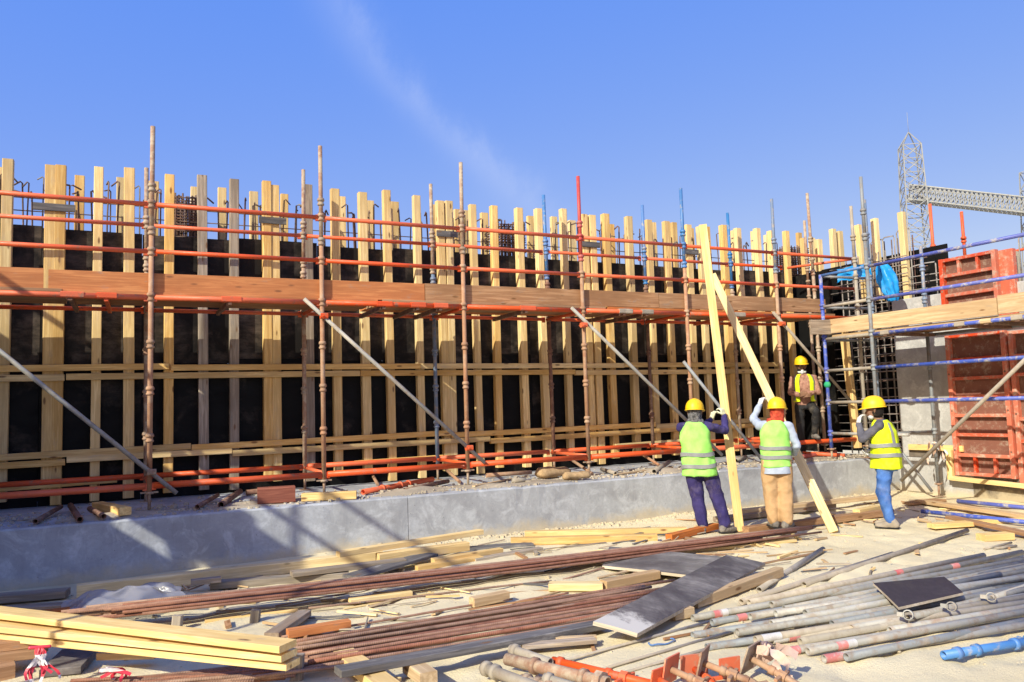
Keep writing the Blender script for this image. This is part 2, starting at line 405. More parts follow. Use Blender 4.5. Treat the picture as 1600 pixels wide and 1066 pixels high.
def ob(name, data, mat=None, M=None, parent=None):
    """link one object; data is a mesh, a geometry tuple or None (an Empty); M is its world matrix"""
    if isinstance(data, tuple): data = mesh(name, data, mat)
    o = bpy.data.objects.new(name, data)
    COL.objects.link(o)
    M = M or Matrix.Identity(4)
    WM[o.name] = M
    o.matrix_basis = M
    if parent is not None:
        o.parent = parent; o.matrix_parent_inverse = WM[parent.name].inverted()
    return o
def tag(o, label, cat, group=None, kind=None):
    o['label'] = label; o['category'] = cat
    if group: o['group'] = group
    if kind: o['kind'] = kind
    return o
def root(name, label, cat, loc, group=None, rz=0.0):
    o = ob(name, None, M=Matrix.Translation(Vector(loc)) @ Matrix.Rotation(rz, 4, 'Z'))
    o.empty_display_size = 0.2
    return tag(o, label, cat, group)
def beam(name, p, q, w, h, mat, parent=None, up=(0, 0, 1), roll=0.0):
    M = frame(p, q, up) @ Matrix.Rotation(roll, 4, 'X')
    return ob(name, g_box((Vector(q) - Vector(p)).length, w, h), mat, M, parent)
def pipe(name, p, q, r, mat, parent=None, n=12, hollow=False):
    return ob(name, g_tube((Vector(q) - Vector(p)).length, r, n, hollow), mat, frame(p, q), parent)
def R(a, b): return random.uniform(a, b)

# ================================================================== the ground
VT = {}
def vnoise(x, y, s, seed):
    if seed not in VT: VT[seed] = np.random.default_rng(seed).random((256, 256))
    t = VT[seed]
    x = x * s; y = y * s
    xi = np.floor(x).astype(int); yi = np.floor(y).astype(int); fx = x - xi; fy = y - yi
    fx = fx * fx * (3 - 2 * fx); fy = fy * fy * (3 - 2 * fy)
    g = lambda a, b: t[a % 256, b % 256]
    return (g(xi, yi) * (1 - fx) + g(xi + 1, yi) * fx) * (1 - fy) + (g(xi, yi + 1) * (1 - fx) + g(xi + 1, yi + 1) * fx) * fy
def ground_z(x, y):
    x = np.asarray(x, float); y = np.asarray(y, float)
    z = (vnoise(x, y, 0.5, 1) - 0.5) * 0.05 + (vnoise(x, y, 1.9, 2) - 0.5) * 0.035 + (vnoise(x, y, 6.0, 3) - 0.5) * 0.018
    fade = np.clip((10.4 - y) / 0.8, 0.15, 1) * np.clip((y - 1.0) / 1.5, 0, 1) * np.clip((x + 5) / 2, 0, 1) * np.clip((14 - x) / 1.0, 0, 1)
    return z * fade + 0.05 * np.exp(-((y - 9.85) / 0.3) ** 2) * (vnoise(x, y, 1.3, 9)) * np.clip((x - 1) / 2, 0, 1) * np.clip((13 - x), 0, 1)
gx = np.concatenate([[-900, -300, -100, -40, -18, -9], np.arange(-4.5, 14.2, 0.075), [15.5, 19, 28, 55, 120, 320, 900]])
gy = np.concatenate([[-900, -300, -80, -25, -8, -2, 0.5], np.arange(1.6, 10.9, 0.075), [12, 14, 18, 28, 55, 120, 320, 900]])
GX, GY = np.meshgrid(gx, gy)
foot = np.zeros_like(GX)
for _ in range(260):                                   # scuffs and boot prints
    fx_, fy_, an = rng.uniform(-1, 12.5), rng.uniform(3, 9.6), rng.uniform(0, 3.14)
    dx, dy = GX - fx_, GY - fy_
    u = dx * math.cos(an) + dy * math.sin(an); w = -dx * math.sin(an) + dy * math.cos(an)
    foot -= 0.028 * np.exp(-(u / 0.15) ** 2 - (w / 0.065) ** 2)
    foot += 0.008 * np.exp(-((u - 0.17) / 0.09) ** 2 - (w / 0.1) ** 2)
GZ = ground_z(GX, GY) + foot
nx_, ny_ = len(gx), len(gy)
gv = np.stack([GX.ravel(), GY.ravel(), GZ.ravel()], 1).tolist()
gf = [(j * nx_ + i, j * nx_ + i + 1, (j + 1) * nx_ + i + 1, (j + 1) * nx_ + i) for j in range(ny_ - 1) for i in range(nx_ - 1)]
ground = ob('ground', (gv, gf, [True] * len(gf)), 'sand')
ground['kind'] = 'structure'

# ================================================================== concrete footing under the formwork
def grid_slab(name, x0, x1, y0, y1, z0, z1, mat, amp=0.006, step=0.12, chip=0.012):
    """slab whose front (-Y) face and top edge are slightly uneven"""
    n = max(2, int((x1 - x0) / step)); xs = np.linspace(x0, x1, n + 1)
    rows = [(y0, z0), (y0, z0 + (z1 - z0) * 0.33), (y0, z0 + (z1 - z0) * 0.66), (y0, z1 - 0.02), (y0 + 0.018, z1), (y0 + 0.35, z1), (y1, z1), (y1, z0)]
    v, f = [], []
    for i, x in enumerate(xs):
        for j, (y, z) in enumerate(rows):
            k = noise.noise(Vector((x * 1.3, y, z * 2.0)))
            c = max(0, noise.noise(Vector((x * 5, 3.1, 7.7))) - 0.1) * chip * 2 if j in (3, 4) else 0
            v.append((x, y + (k * amp + c if j < 5 else 0), z - c))
    m = len(rows)
    for i in range(n):
        for j in range(m - 1):
            f.append((i * m + j, (i + 1) * m + j, (i + 1) * m + j + 1, i * m + j + 1))
    f += [tuple(range(m))[::-1], tuple(range(n * m, n * m + m))]
    return ob(name, (v, f, [False] * len(f)), mat)
FT = 0.63
footing = grid_slab('concrete_footing', -7.0, 3.403, 10.0, 15.0, -0.3, FT, 'concrete')
tag(footing, 'low grey concrete footing slab in the shade, left of the vertical joint', 'footing')
footing = grid_slab('concrete_footing', 3.41, 12.84, 10.004, 15.0, -0.3, FT - 0.002, 'concrete')
tag(footing, 'long sunlit grey concrete footing slab behind the workers holding timbers', 'footing')

# ================================================================== timber formwork of the long wall
BY = 12.2            # front face of the studs
fw = root('timber_formwork', 'long wall of black plywood sheets with yellow timber studs and walers', 'formwork', (5.5, 12.3, FT))
stud_px = [(-1.9103, 5.2494), (-1.6882, 5.2494), (-1.3182, 5.2571), (-0.8156, 5.2162), (-0.7021, 5.2286), (-0.2451, 5.2603), (0.1479, 5.2937), (0.6639, 5.2457), (1.1129, 5.2637), (1.5507, 5.26), (2.0222, 5.2679), (2.1449, 5.2403), (2.6383, 5.2988), (3.0676, 5.2587), (3.521, 5.2393), (3.9151, 5.2972), (4.4296, 5.27), (4.8472, 5.2317), (4.9858, 5.244), (5.4441, 5.2401), (5.8312, 5.2513), (6.3281, 5.237), (6.7251, 5.2474), (7.226, 5.2658), (7.6706, 5.2073), (7.8369, 5.2206), (8.1462, 5.2454), (8.6508, 5.2859), (9.1052, 5.2227), (9.5315, 5.2556), (10.0573, 5.1938), (10.378, 5.2177), (10.9694, 5.2485), (11.3566, 5.2506), (11.8738, 5.2481), (12.2606, 5.2216), (12.6783, 5.2511), (13.188, 5.1479), (13.6268, 5.1773), (14.0745, 5.4068), (14.2905, 5.3937)]
nail_geo = g_cap(g_lathe([(0, 0.006), (0.012, 0.006)], 6), 6)
for i, (x, zt) in enumerate(stud_px):
    w = R(0.115, 0.14); d = R(0.1, 0.125)
    bot = FT + R(0.0, 0.16)
    lean = R(-0.02, 0.02)
    m = 'timber_grey' if i in (8, 9, 12) else random.choice(['timber', 'timber', 'timber', 'timber_pale'])
    beam('stud', (x - lean, BY + d / 2, bot), (x + lean * 0.5, BY + d / 2 + R(-0.012, 0.012), zt + R(-0.03, 0.03)), w, d, m, fw, up=(0, -1, 0))
# plywood sheets behind the studs
x = -3.4
k = 0
while x < 12.75:
    w = min(1.24, 12.8 - x)
    zt = 4.37 + R(-0.02, 0.03)
    zj = 2.55 + R(-0.1, 0.1)
    for z0, z1 in ((FT, zj), (zj + 0.006, zt)):
        ob('plywood_sheet', g_box(w - 0.006, z1 - z0, 0.02, 0.001), 'ply' if z0 < 1 else 'ply_top', Matrix.Translation((x, BY + 0.138 + R(0, 0.006), (z0 + z1) / 2)) @ Matrix.Rotation(-math.pi / 2, 4, 'X'), fw)
    x += w; k += 1
# double walers
def waler(z, segs, y, h=0.085, d=0.06, m='timber'):
    for x0, x1, dz0, dz1 in segs:
        beam('waler', (x0, y, z + dz0), (x1, y, z + dz1), d, h, m, fw)
WY = BY - 0.034
waler(2.447, ((-3.4, 0.66, -0.02, 0.02), (0.69, 4.4, 0.0, 0.0), (4.41, 8.35, 0, -0.01), (8.36, 12.3, 0, -0.01)), WY)
waler(2.322, ((-3.4, -0.62, 0.0, 0.0), (-0.6, 3.4, 0.01, 0.02), (3.41, 7.3, 0.02, 0.005), (7.31, 12.3, -0.01, -0.02)), WY)
waler(1.315, ((-3.4, 0.95, -0.04, 0.02), (0.96, 4.9, 0.0, 0.04), (4.91, 9.0, 0.0, 0.02), (9.01, 12.2, -0.02, 0.02)), WY)
waler(1.205, ((-3.4, -0.6, -0.03, 0.0), (-0.58, 1.5, 0.03, 0.04), (1.51, 5.6, 0.0, 0.02), (5.61, 9.7, -0.02, 0.02), (9.71, 12.2, 0.0, 0.03)), WY)
waler(0.90, ((-3.4, 0.02, -0.03, 0.03), (3.3, 4.75, 0.06, 0.07), (8.1, 9.6, 0.08, 0.1)), WY - 0.01, 0.07)
for u0, u1, z in ((-1.02, -0.52, 4.63), (1.9, 2.3, 4.67), (4.75, 5.13, 4.66), (7.55, 7.95, 4.66), (9.9, 10.25, 4.66)):
    beam('cleat', (u0, BY - 0.015, z), (u1, BY - 0.015, z + R(-0.01, 0.01)), 0.03, 0.1, 'timber_dark', fw)

# far face of the form: studs standing behind the reinforcement
rf = root('rear_timber_formwork', 'row of timber studs standing behind the reinforcement at the back of the form', 'formwork', (5.5, 13.1, FT))
rear_px = [(-1.652, 5.3356), (-1.4692, 5.3553), (-0.5116, 5.3622), (0.0465, 5.3809), (0.4855, 5.386), (1.0597, 5.342), (1.4751, 5.3514), (1.9624, 5.3563), (2.426, 5.3681), (3.3889, 5.403), (3.8988, 5.3377), (4.3228, 5.3523), (5.072, 5.3595), (5.5165, 5.362), (5.6928, 5.3651), (6.0505, 5.3471), (6.9945, 5.3264), (7.5114, 5.3925), (7.9231, 5.3369), (8.8279, 5.3422), (9.8679, 5.4612), (10.4079, 5.462), (10.855, 5.3587), (11.2924, 5.4735), (12.0495, 5.3882), (12.6029, 5.4273), (12.9741, 5.3667), (13.956, 5.4932), (14.3504, 5.4009)]
for i, (x, zt) in enumerate(rear_px):
    beam('stud', (x, 13.1, 3.7), (x + R(-0.02, 0.02), 13.1, zt + R(-0.03, 0.03)), R(0.12, 0.15), 0.085, random.choice(['timber', 'timber_pale', 'timber']), rf, up=(0, -1, 0))
x = -3.4
while x < 12.75:
    ob('plywood_sheet', g_box(1.23, 3.55, 0.02, 0.001), 'ply', Matrix.Translation((x, 13.04, FT + 1.78)) @ Matrix.Rotation(-math.pi / 2, 4, 'X'), rf)
    x += 1.24

# ------------------------------------------------------------------ reinforcement standing out of the wall
rw = root('wall_reinforcement', 'row of hooked steel bars sticking up out of the plywood form', 'reinforcement', (5.5, 12.65, FT))
x = -1.9
dowels = []
while x < 12.6:
    if random.random() < 0.9: dowels.append((x, 12.45)); 
    if random.random() < 0.7: dowels.append((x + R(0.03, 0.12), 12.9))
    x += R(0.12, 0.2)
for x, y in dowels:
    zt = R(4.95, 5.15); a = R(-0.9, 0.9) + (math.pi / 2 if y < 12.6 else -math.pi / 2) * (1 if random.random() < 0.85 else 0)
    hk = R(0.12, 0.2)
    dx, dy = math.cos(a) * hk, math.sin(a) * hk * 0.7
    ln = R(-0.03, 0.03)
    pts = [(0, 0, 0), (0, 0, zt - 4.2), (ln, 0, zt - 3.62), (ln + dx * 0.25, dy * 0.25, zt - 3.6), (ln + dx, dy, zt - 3.62 - R(0, 0.05))]
    ob('bar', g_path(pts, R(0.010, 0.014), 6), random.choice(['rebar_dark', 'rebar_dark', 'rebar_dark', 'rebar_mid']), Matrix.Translation((x, y, 3.6)), rw)
for z in (4.62, 4.8):
    pipe('tie_bar', (-2, 12.46, z), (12.6, 12.46, z + 0.02), 0.008, 'rebar_dark', rw, 6)

def cage(cx, w, z0, z1, label):
    c = root('rebar_cage', label, 'rebar cage', (cx, 12.66, z0), 'rebar cages rising out of the long form')
    for i in range(9):
        for y in (12.48, 12.66, 12.84):
            xx = cx - w / 2 + w * i / 8
            pipe('upright_bar', (xx, y, z0), (xx + R(-.02, .02), y, z1 + R(0, 0.06)), 0.013, 'rebar_dark', c, 6)
    z = z0 + 0.1
    while z < z1:
        a, b_ = w / 2 + 0.03, 0.21
        pts = [(-a, -b_, 0), (a, -b_, 0.01), (a, b_, 0), (-a, b_, -0.01), (-a, -b_, 0)]
        ob('stirrup', g_path(pts, 0.010, 5), 'rebar_dark', Matrix.Translation((cx, 12.66, z)) @ Matrix.Rotation(R(-0.03, 0.03), 4, 'Y'), c)
        z += 0.045 if z > z1 - 0.4 else 0.09
cage(0.9181, 0.42, 4.2, 5.0, 'dark rebar column cage above the form near the leftmost tall pole')
cage(6.2458, 0.55, 4.2, 5.0, 'dark rebar column cage above the form in the middle of the wall')
cage(13.2179, 0.6, 4.2, 5.0, 'dark rebar column cage above the form near the right corner')

# ================================================================== scaffold along the long wall
FY, RY = 10.71, 11.92
ZL, ZR1, ZR2, ZB = 3.237, 3.81, 4.408, 0.93
LIFT = 0.574
sf = root('tube_scaffold', 'orange railed tube scaffold with a plank walkway along the black formwork', 'scaffold', (5.5, 11.3, FT))
cup_geo = mesh('cup', g_lathe([(-0.05, 0.032), (-0.046, 0.044), (-0.022, 0.048), (-0.018, 0.038), (0.012, 0.038), (0.016, 0.05), (0.034, 0.05), (0.056, 0.042), (0.06, 0.032)], 12), 'rust_tan')
cup_meshes = {}
def cup_mesh(m):
    if m not in cup_meshes:
        c = cup_geo.copy(); c.materials[0] = MAT[m]; cup_meshes[m] = c
    return cup_meshes[m]
UP = Matrix.Rotation(-math.pi / 2, 4, 'Y')
def standard(x, y, z0, z1, lower, upper, parent, split=4.2, nodes=(ZB, ZB + LIFT, ZB + 2 * LIFT, ZB + 3 * LIFT, ZL, ZR1, ZR2), lean=0.0, jack=True, r=0.031):
    low_top = min(split, z1)
    s = pipe('standard', (x, y, z0), (x + lean * 0.5, y, low_top), r, lower, parent)
    if z1 > low_top + 0.05:
        pipe('upper_tube', (x + lean * 0.5, y, low_top), (x + lean, y, z1), r * 0.93, upper, s)
        ob('collar', cup_mesh(upper), None, Matrix.Translation((x + lean * 0.7, y, low_top + (z1 - low_top) * 0.42)) @ UP, s)
        ob('collar', cup_mesh(upper), None, Matrix.Translation((x + lean * 0.6, y, low_top + 0.02)) @ UP, s)
    for z in nodes:
        if z0 + 0.1 < z < z1 - 0.1:
            ob('cup', cup_mesh(upper if z > low_top else lower), None, Matrix.Translation((x + lean * (z - z0) / (z1 - z0) * 0.5, y, z)) @ UP, s)
    if jack:
        ob('jack', g_join(g_pipe((0, 0, 0), (0, 0, 0.28), 0.019), g_x(g_tube(0.03, 0.05, 8), Matrix.Translation((0, 0, 0.2)) @ UP), g_bar((-0.075, 0, 0.004), (0.075, 0, 0.004), 0.15, 0.008), g_bar((-0.1, 0, 0.22), (0.1, 0, 0.22), 0.02, 0.02)), 'rust', Matrix.Translation((x, y, z0 - 0.2)), s)
    return s
SXS = [-1.75, 0.369, 2.488, 4.567, 6.623, 8.692, 10.773]
lowm = ['rust', 'rust_tan', 'rust_tan', 'rust_tan', 'rust_tan', 'rust_tan', 'rust_tan']
uppm = ['rust', 'rust', 'rust', 'rust', 'red', 'skyblue', 'bluegrey']
for x, a, b_ in zip(SXS, lowm, uppm):
    standard(x, FY, FT + 0.2, 5.41, a, b_, sf, split=4.05, lean=R(-0.02, 0.02))
rt = (5.2197, 5.4247, 5.4044, 5.4146, 5.4155, 5.4346)
for x, z1, a, b_ in zip(SXS[1:], rt, ['rust', 'rust', 'bluegrey', 'rust_dark', 'rust_dark', 'rust'], ['rust', 'rust', 'rust', 'skyblue', 'skyblue', 'skyblue']):
    standard(x + (0.06 if x > 5 else 0.0), RY, FT + 0.2, z1, a, b_, sf, split=3.95, lean=R(-0.03, 0.03))
# the pole at the corner and one behind it
standard(11.9574, 10.9, FT + 0.2, 5.6701, 'rust', 'rust', sf, split=4.1, lean=-0.05)
standard(12.8918, RY, FT + 0.2, 5.4386, 'rust', 'rust', sf, split=4.1)
blade = g_bar((0, 0, -0.045), (0, 0, 0.045), 0.03, 0.05)
def rail(name, y, z, xs, mat, r=0.029, dz=0.0):
    for a, b_ in zip(xs[:-1], xs[1:]):
        t = ob(name, g_join(g_tube(b_ - a - 0.09, r, 12), g_x(g_box(0.05, 0.03, 0.09, 0.006), Matrix.Translation((-0.02, 0, -0.01))), g_x(g_box(0.05, 0.03, 0.09, 0.006), Matrix.Translation((b_ - a - 0.12, 0, -0.01)))), mat, frame((a + 0.045, y, z + R(-.004, .004)), (b_ - 0.045, y, z + R(-.004, .004) + dz)), sf)
XE = SXS + [12.8822]
rail('guard_rail', FY, ZR2, XE, 'orange'); rail('guard_rail', FY, ZR1, XE, 'orange')
rail('ledger', FY, ZL, XE, 'orange', 0.034); rail('ledger', FY, ZB, XE, 'orange', 0.040)
rail('guard_rail', RY, ZR2, XE[:-1] + [12.2], 'orange'); rail('ledger', RY, ZL - 0.01, XE[:-1] + [12.2], 'orange', 0.028)
rail('ledger', RY, ZB + 0.04, XE[:-1] + [12.2], 'orange', 0.036)
for x in SXS[1:]:
    for z in (ZL - 0.02, ZB + 0.02):
        pipe('transom', (x, FY + 0.03, z), (x, RY - 0.03, z), 0.026, 'orange', sf)
pipe('transom', (XE[-1] - 0.02, FY, ZR2), (XE[-1] - 0.55, RY, ZR2 - 0.0), 0.026, 'orange', sf)
# intermediate transoms that hook over the ledger
for x in (-0.5, -0.12, 1.3, 3.35, 3.85, 4.2, 5.6, 7.4, 7.85, 9.8):
    t = beam('transom', (x, FY - 0.02, ZL - 0.035), (x + R(-.05, .05), RY, ZL - 0.035), 0.045, 0.06, random.choice(['orange', 'rust_dark', 'rust_dark']), sf)
    ob('hook', g_x(g_box(R(0.2, 0.3), 0.078, 0.075, 0.012), Matrix.Translation((-0.1, 0, 0))), 'orange' if x < 6 else 'galv_dusty', Matrix.Translation((x, FY - 0.002, ZL + 0.003)), t)
# deck planks
for a, b_ in ((-4.2, -0.55), (-0.54, 3.3), (3.31, 7.1), (7.11, 10.9), (10.91, 12.3)):
    for j in range(4):
        y = FY + 0.17 + j * 0.285
        beam('deck_plank', (a + R(0, .06), y, ZL + 0.055 + R(-.004, .006)), (b_ - R(0.01, .05), y, ZL + 0.055 + R(-.004, .006)), 0.265, 0.04, random.choice(['timber_brown', 'timber_brown', 'timber_orange']), sf)
# toe boards along the outer edge
for a, b_, m, za, zb in ((-4.3, -0.78, 'timber_orange', 3.40, 3.425), (-0.73, 3.985, 'timber_orange', 3.415, 3.435), (3.995, 8.15, 'timber_brown', 3.44, 3.45), (8.16, 12.05, 'timber_brown', 3.45, 3.465)):
    beam('toe_board', (a, FY + 0.065, za), (b_, FY + 0.065, zb), 0.04, 0.255, m, sf)
# diagonal braces on the outer face
BYY = FY - 0.07
for p, q, m in (((-2.1417, 10.62, 3.4565), (0.6704, 10.62, 0.8249), 'galv'), ((2.2295, 10.62, 3.2669), (4.7955, 10.62, 0.9513), 'galv'), ((6.3625, 10.62, 3.2586), (9.2182, 10.62, 0.8181), 'galv'), ((8.5007, 10.62, 2.4098), (9.9026, 10.3, 0.6098), 'galv_b'), ((10.5725, 10.62, 3.2915), (12.4081, 10.62, 1.6358), 'galv_dusty')):
    b_ = ob('brace', g_tube((Vector(q) - Vector(p)).length, 0.027, 12, True), m, frame(p, q), sf)
for px_ in ((2.4908, 10.62, 3.0411), (6.5725, 10.62, 2.9906), (10.7728, 10.62, 3.0866), (0.3917, 10.62, 1.0979), (4.5596, 10.62, 1.1756)):
    ob('clamp', g_join(g_x(g_box(0.1, 0.08, 0.075, 0.015), Matrix.Translation((-0.05, 0, 0))), g_pipe((-0.02, -0.06, 0), (-0.02, 0.1, 0), 0.012)), 'orange' if px_[0] > 2 else 'rust', Matrix.Translation(px_), sf)

# ================================================================== the right-hand wall: concrete, rebar, steel forms
WX = 12.86
def wall_block(name, x0, x1, y0, y1, z0, z1, mat, label, cat):
    o = ob(name, g_join(g_x(g_box(y1 - y0, z1 - z0, x1 - x0, 0.012), Matrix.Translation(((x0 + x1) / 2, y0, (z0 + z1) / 2)) @ Matrix.Rotation(math.pi / 2, 4, 'Z') @ Matrix.Rotation(math.pi / 2, 4, 'X'))), mat)
    return tag(o, label, cat)
wall_block('concrete_wall', WX, 13.7, 2.5, 9.95, 0.62, 3.48, 'concrete_w', 'light grey cast concrete wall behind the blue scaffold on the right', 'wall')
kick = wall_block('concrete_kicker', WX - 0.05, 13.72, 2.4, 10.0, -0.2, 0.615, 'concrete_w', 'pale concrete base below the cast wall on the right', 'kicker')
# honeycombed band and the timber strip over it
band = ob('honeycombed_band', g_x(g_box(2.6, 0.2, 0.02, 0.004), Matrix.Translation((WX - 0.012, 7.2, 0.72)) @ Matrix.Rotation(math.pi / 2, 4, 'Z') @ Matrix.Rotation(math.pi / 2, 4, 'X')), 'honeycomb', None, kick)
strip = tag(beam('timber_strip', (WX - 0.06, 9.75, 0.80), (WX - 0.06, 8.72, 0.80), 0.07, 0.10, 'timber_yellow'), 'yellow timber strip fixed low across the concrete wall beside the steel form', 'timber')
ob('honeycombed_band', g_x(g_box(3.0, 0.34, 0.02, 0.004), Matrix.Translation((WX - 0.062, 5.6, 0.16)) @ Matrix.Rotation(math.pi / 2, 4, 'Z') @ Matrix.Rotation(math.pi / 2, 4, 'X')), 'honeycomb', None, kick)

def steel_form(y_hi, y_lo, z0, z1, ribs, label, thirds=(), x=12.70, rows_vert=None):
    """steel form panel facing -X: frame, ribs, face sheet"""
    r = root('steel_formwork', label, 'formwork panel', (x, (y_lo + y_hi) / 2, z0), 'orange steel form panels on the right wall')
    w = y_hi - y_lo
    ob('face_sheet', g_x(g_box(w - 0.02, z1 - z0 - 0.02, 0.008, 0.001), Matrix.Translation((x + 0.105, y_lo + 0.01, (z0 + z1) / 2)) @ Matrix.Rotation(math.pi / 2, 4, 'Z') @ Matrix.Rotation(math.pi / 2, 4, 'X')), 'form_skin', None, r)
    for y in (y_lo + 0.035, y_hi - 0.035):
        beam('stile', (x + 0.05, y, z0), (x + 0.05, y, z1), 0.10, 0.07, 'orange_d', r, up=(0, 1, 0))
    for z in [z0 + 0.03] + list(ribs) + [z1 - 0.03]:
        beam('rib', (x + 0.055, y_lo + 0.072, z), (x + 0.055, y_hi - 0.072, z), 0.085, 0.055, 'orange_d', r)
    zs = [z0 + 0.03] + list(ribs) + [z1 - 0.03]
    for k in thirds:
        for t in (0.33, 0.66):
            y = y_lo + w * t
            beam('stiffener', (x + 0.06, y, zs[k] + 0.029), (x + 0.06, y, zs[k + 1] - 0.029), 0.07, 0.045, 'orange_d', r, up=(0, 1, 0))
    for z in zs[1:-1:2]:
        for y in (y_lo + 0.035, y_hi - 0.035):
            ob('pin_hole', g_tube(0.012, 0.018, 8), 'rust_dark', Matrix.Translation((x - 0.002, y, z + 0.08)), r)
    return r
steel_form(8.85, 7.83, 0.36, 2.72, (0.70, 1.04, 1.36, 1.68, 1.98, 2.3), 'tall orange steel form panel standing left of the diagonal grey tube', thirds=(0,))
steel_form(7.80, 6.8, 0.20, 2.70, (0.6, 0.95, 1.3, 1.65, 2.0, 2.3), 'orange steel form panel cut by the right edge below the walkway', thirds=(0,), x=12.74)
steel_form(8.86, 7.87, 3.20, 4.04, (3.40, 3.74), 'orange steel form panel standing above the walkway on the right', thirds=(2,), x=12.70)
side = tag(beam('steel_form_corner', (12.85, 7.80, 2.8), (12.85, 7.80, 4.02), 0.10, 0.3, 'orange_d', up=(0, 1, 0)), 'orange corner post at the right side of the upper steel form', 'formwork post')
ob('end_plate', g_box(1.15, 0.18, 0.012, 0.001), 'concrete_w', frame((13.05, 7.735, 2.85), (13.05, 7.735, 4.0), (0, 1, 0)), side)
tag(beam('yellow_timber_strip', (12.66, 9.0 - 0.1, 0.31), (12.66, 7.0, 0.24), 0.06, 0.075, 'timber_yellow'), 'yellow timber strip lying under the bottom edge of the steel form', 'timber')
tag(beam('yellow_timber_block', (12.7, 8.92, 0.28), (12.7, 8.92, 0.78), 0.08, 0.09, 'timber_yellow', up=(0, 1, 0)), 'short upright yellow timber at the left foot of the steel form', 'timber')

# rebar mesh in the open corner between the form and the cast wall
rm = root('corner_rebar_mesh', 'grey rebar grid in the open corner between formwork and cast concrete wall', 'rebar mesh', (WX + 0.2, 11.0, FT))
for xx, m in ((WX + 0.05, 'rebar_mid'), (WX + 0.62, 'rebar_dark')):
    y = 9.9
    while y < 11.25:
        pipe('upright_bar', (xx, y, FT), (xx, y + R(-.02, .02), 4.45 if xx < 13.2 else 4.75), 0.012, m, rm, 6); y += 0.15
    z = FT + 0.12
    while z < 4.3:
        pipe('cross_bar', (xx - 0.02, 9.6 if z > 3.5 else 9.86, z), (xx - 0.02, 11.35, z + R(-.02, .02)), 0.010, m, rm, 6); z += 0.16
tag(ob('black_plywood_return', g_x(g_box(1.3, 3.7, 0.02, 0.001), Matrix.Translation((WX + 0.12, 11.4, FT + 1.85)) @ Matrix.Rotation(math.pi / 2, 4, 'Z') @ Matrix.Rotation(math.pi / 2, 4, 'X')), 'ply'), 'black plywood return where the long formwork meets the corner', 'plywood')
# inner black form of the corner, seen through the grid
bk = tag(ob('black_plywood_backing', g_x(g_box(5.6, 3.85, 0.03, 0.001), Matrix.Translation((13.62, 9.3, FT + 1.92)) @ Matrix.Rotation(math.pi / 2, 4, 'Z') @ Matrix.Rotation(math.pi / 2, 4, 'X')), 'ply'), 'black plywood form face behind the corner rebar grid', 'plywood')
st_ = tag(beam('corner_stud', (12.6, 10.7077, 0.7606), (12.6, 10.8667, 3.221), 0.14, 0.09, 'timber', up=(-1, 0, 0)), 'single upright timber beside the corner rebar grid, right of the leaning worker', 'timber')
for p, q, lb in (((13.0, 9.7237, 5.1063), (13.0, 9.7082, 3.3355), 'tall pale timber post rising above the blue tarp by the lattice tower'), ((12.95, 10.2687, 5.1064), (12.95, 10.2546, 3.5254), 'timber post standing above the corner between grey poles and hooked bars'), ((13.2, 10.86, 5.1313), (13.2, 10.8016, 3.6064), 'pale timber post behind the grey scaffold poles at the corner')):
    tag(beam('timber_post', q, p, 0.115, 0.1, 'timber_yellow' if '1408' in lb else 'timber_pale', up=(-1, 0, 0)), lb, 'timber')
# U bars over the right wall
ub = root('wall_starter_bars', 'row of grey U shaped bars standing on the right hand wall', 'reinforcement', (13.3, 8.5, 3.48))
for y, zt in [(10.35, 4.72), (10.1, 4.74), (9.75, 4.8), (9.52, 4.1), (9.3, 4.1), (7.55, 4.25), (7.4, 4.2), (7.25, 4.28), (7.1, 4.22), (6.95, 4.25), (6.8, 4.3), (6.6, 4.25), (6.4, 4.3)]:
    w = R(0.24, 0.3)
    for xx in (13.05,):
        pts = [(0, 0, 0), (0, 0, zt - 3.45), (0.02, 0.03, zt - 3.41), (0.02, w - 0.03, zt - 3.41 + R(-.02, .02)), (0.0, w, zt - 3.45), (0, w, 0.1)]
        ob('bar', g_path(pts, 0.012, 6), 'rebar_grey', Matrix.Translation((xx + R(-.03, .03), y - w / 2, 3.4)), ub)
for z in (3.62, 3.74, 3.86):
    pipe('cross_bar', (12.98, 9.0, z), (12.98, 10.1, z + 0.02), 0.009, 'rebar_grey', ub, 6)

# ================================================================== blue scaffold in front of the right wall
BX, BR = 11.3, 12.5
AY, BYp = 10.16, 9.17
zs_b = (1.10, 1.643, 2.205, 2.78, 3.345, 3.91)
bs = root('blue_tube_scaffold', 'blue and grey tube scaffold with a plank walkway along the right wall', 'scaffold', (BX, 8.5, 0.0))
standard(BX, AY, FT + 0.18, 3.93, 'blue', 'blue', bs, split=5, nodes=zs_b)
standard(BX, BYp, 0.2, 5.4512, 'galv_b', 'galv_b', bs, split=4.4, nodes=zs_b + (4.4,))
standard(BX + 0.05, 6.4, 0.2, 4.6, 'blue', 'blue', bs, split=5, nodes=zs_b)
standard(BR, 9.02, 0.2, 5.394 - 1.1, 'galv_b', 'bluegrey', bs, split=2.9, nodes=zs_b)
standard(12.45, 10.0564, FT + 0.2, 5.3794, 'bluegrey', 'bluegrey', bs, split=4.2, nodes=zs_b)
standard(12.1, 10.0748, FT + 0.2, 5.232, 'galv_dusty', 'galv_dusty', bs, split=4.2, nodes=zs_b)
standard(13.9, 9.7733, 2.6, 5.3549, 'galv_b', 'orange', bs, split=3.9, nodes=(), jack=False)
standard(14.2, 9.3588, 2.6, 5.1307, 'orange', 'orange', bs, split=4.2, nodes=(4.6,), jack=False)
pipe('tie_tube', (13.9, 9.9, 4.12), (13.9, 8.0, 4.16), 0.024, 'orange', bs)
pipe('tie_tube', (13.85, 9.9, 3.72), (13.85, 9.0, 3.80), 0.03, 'galv_dusty', bs)
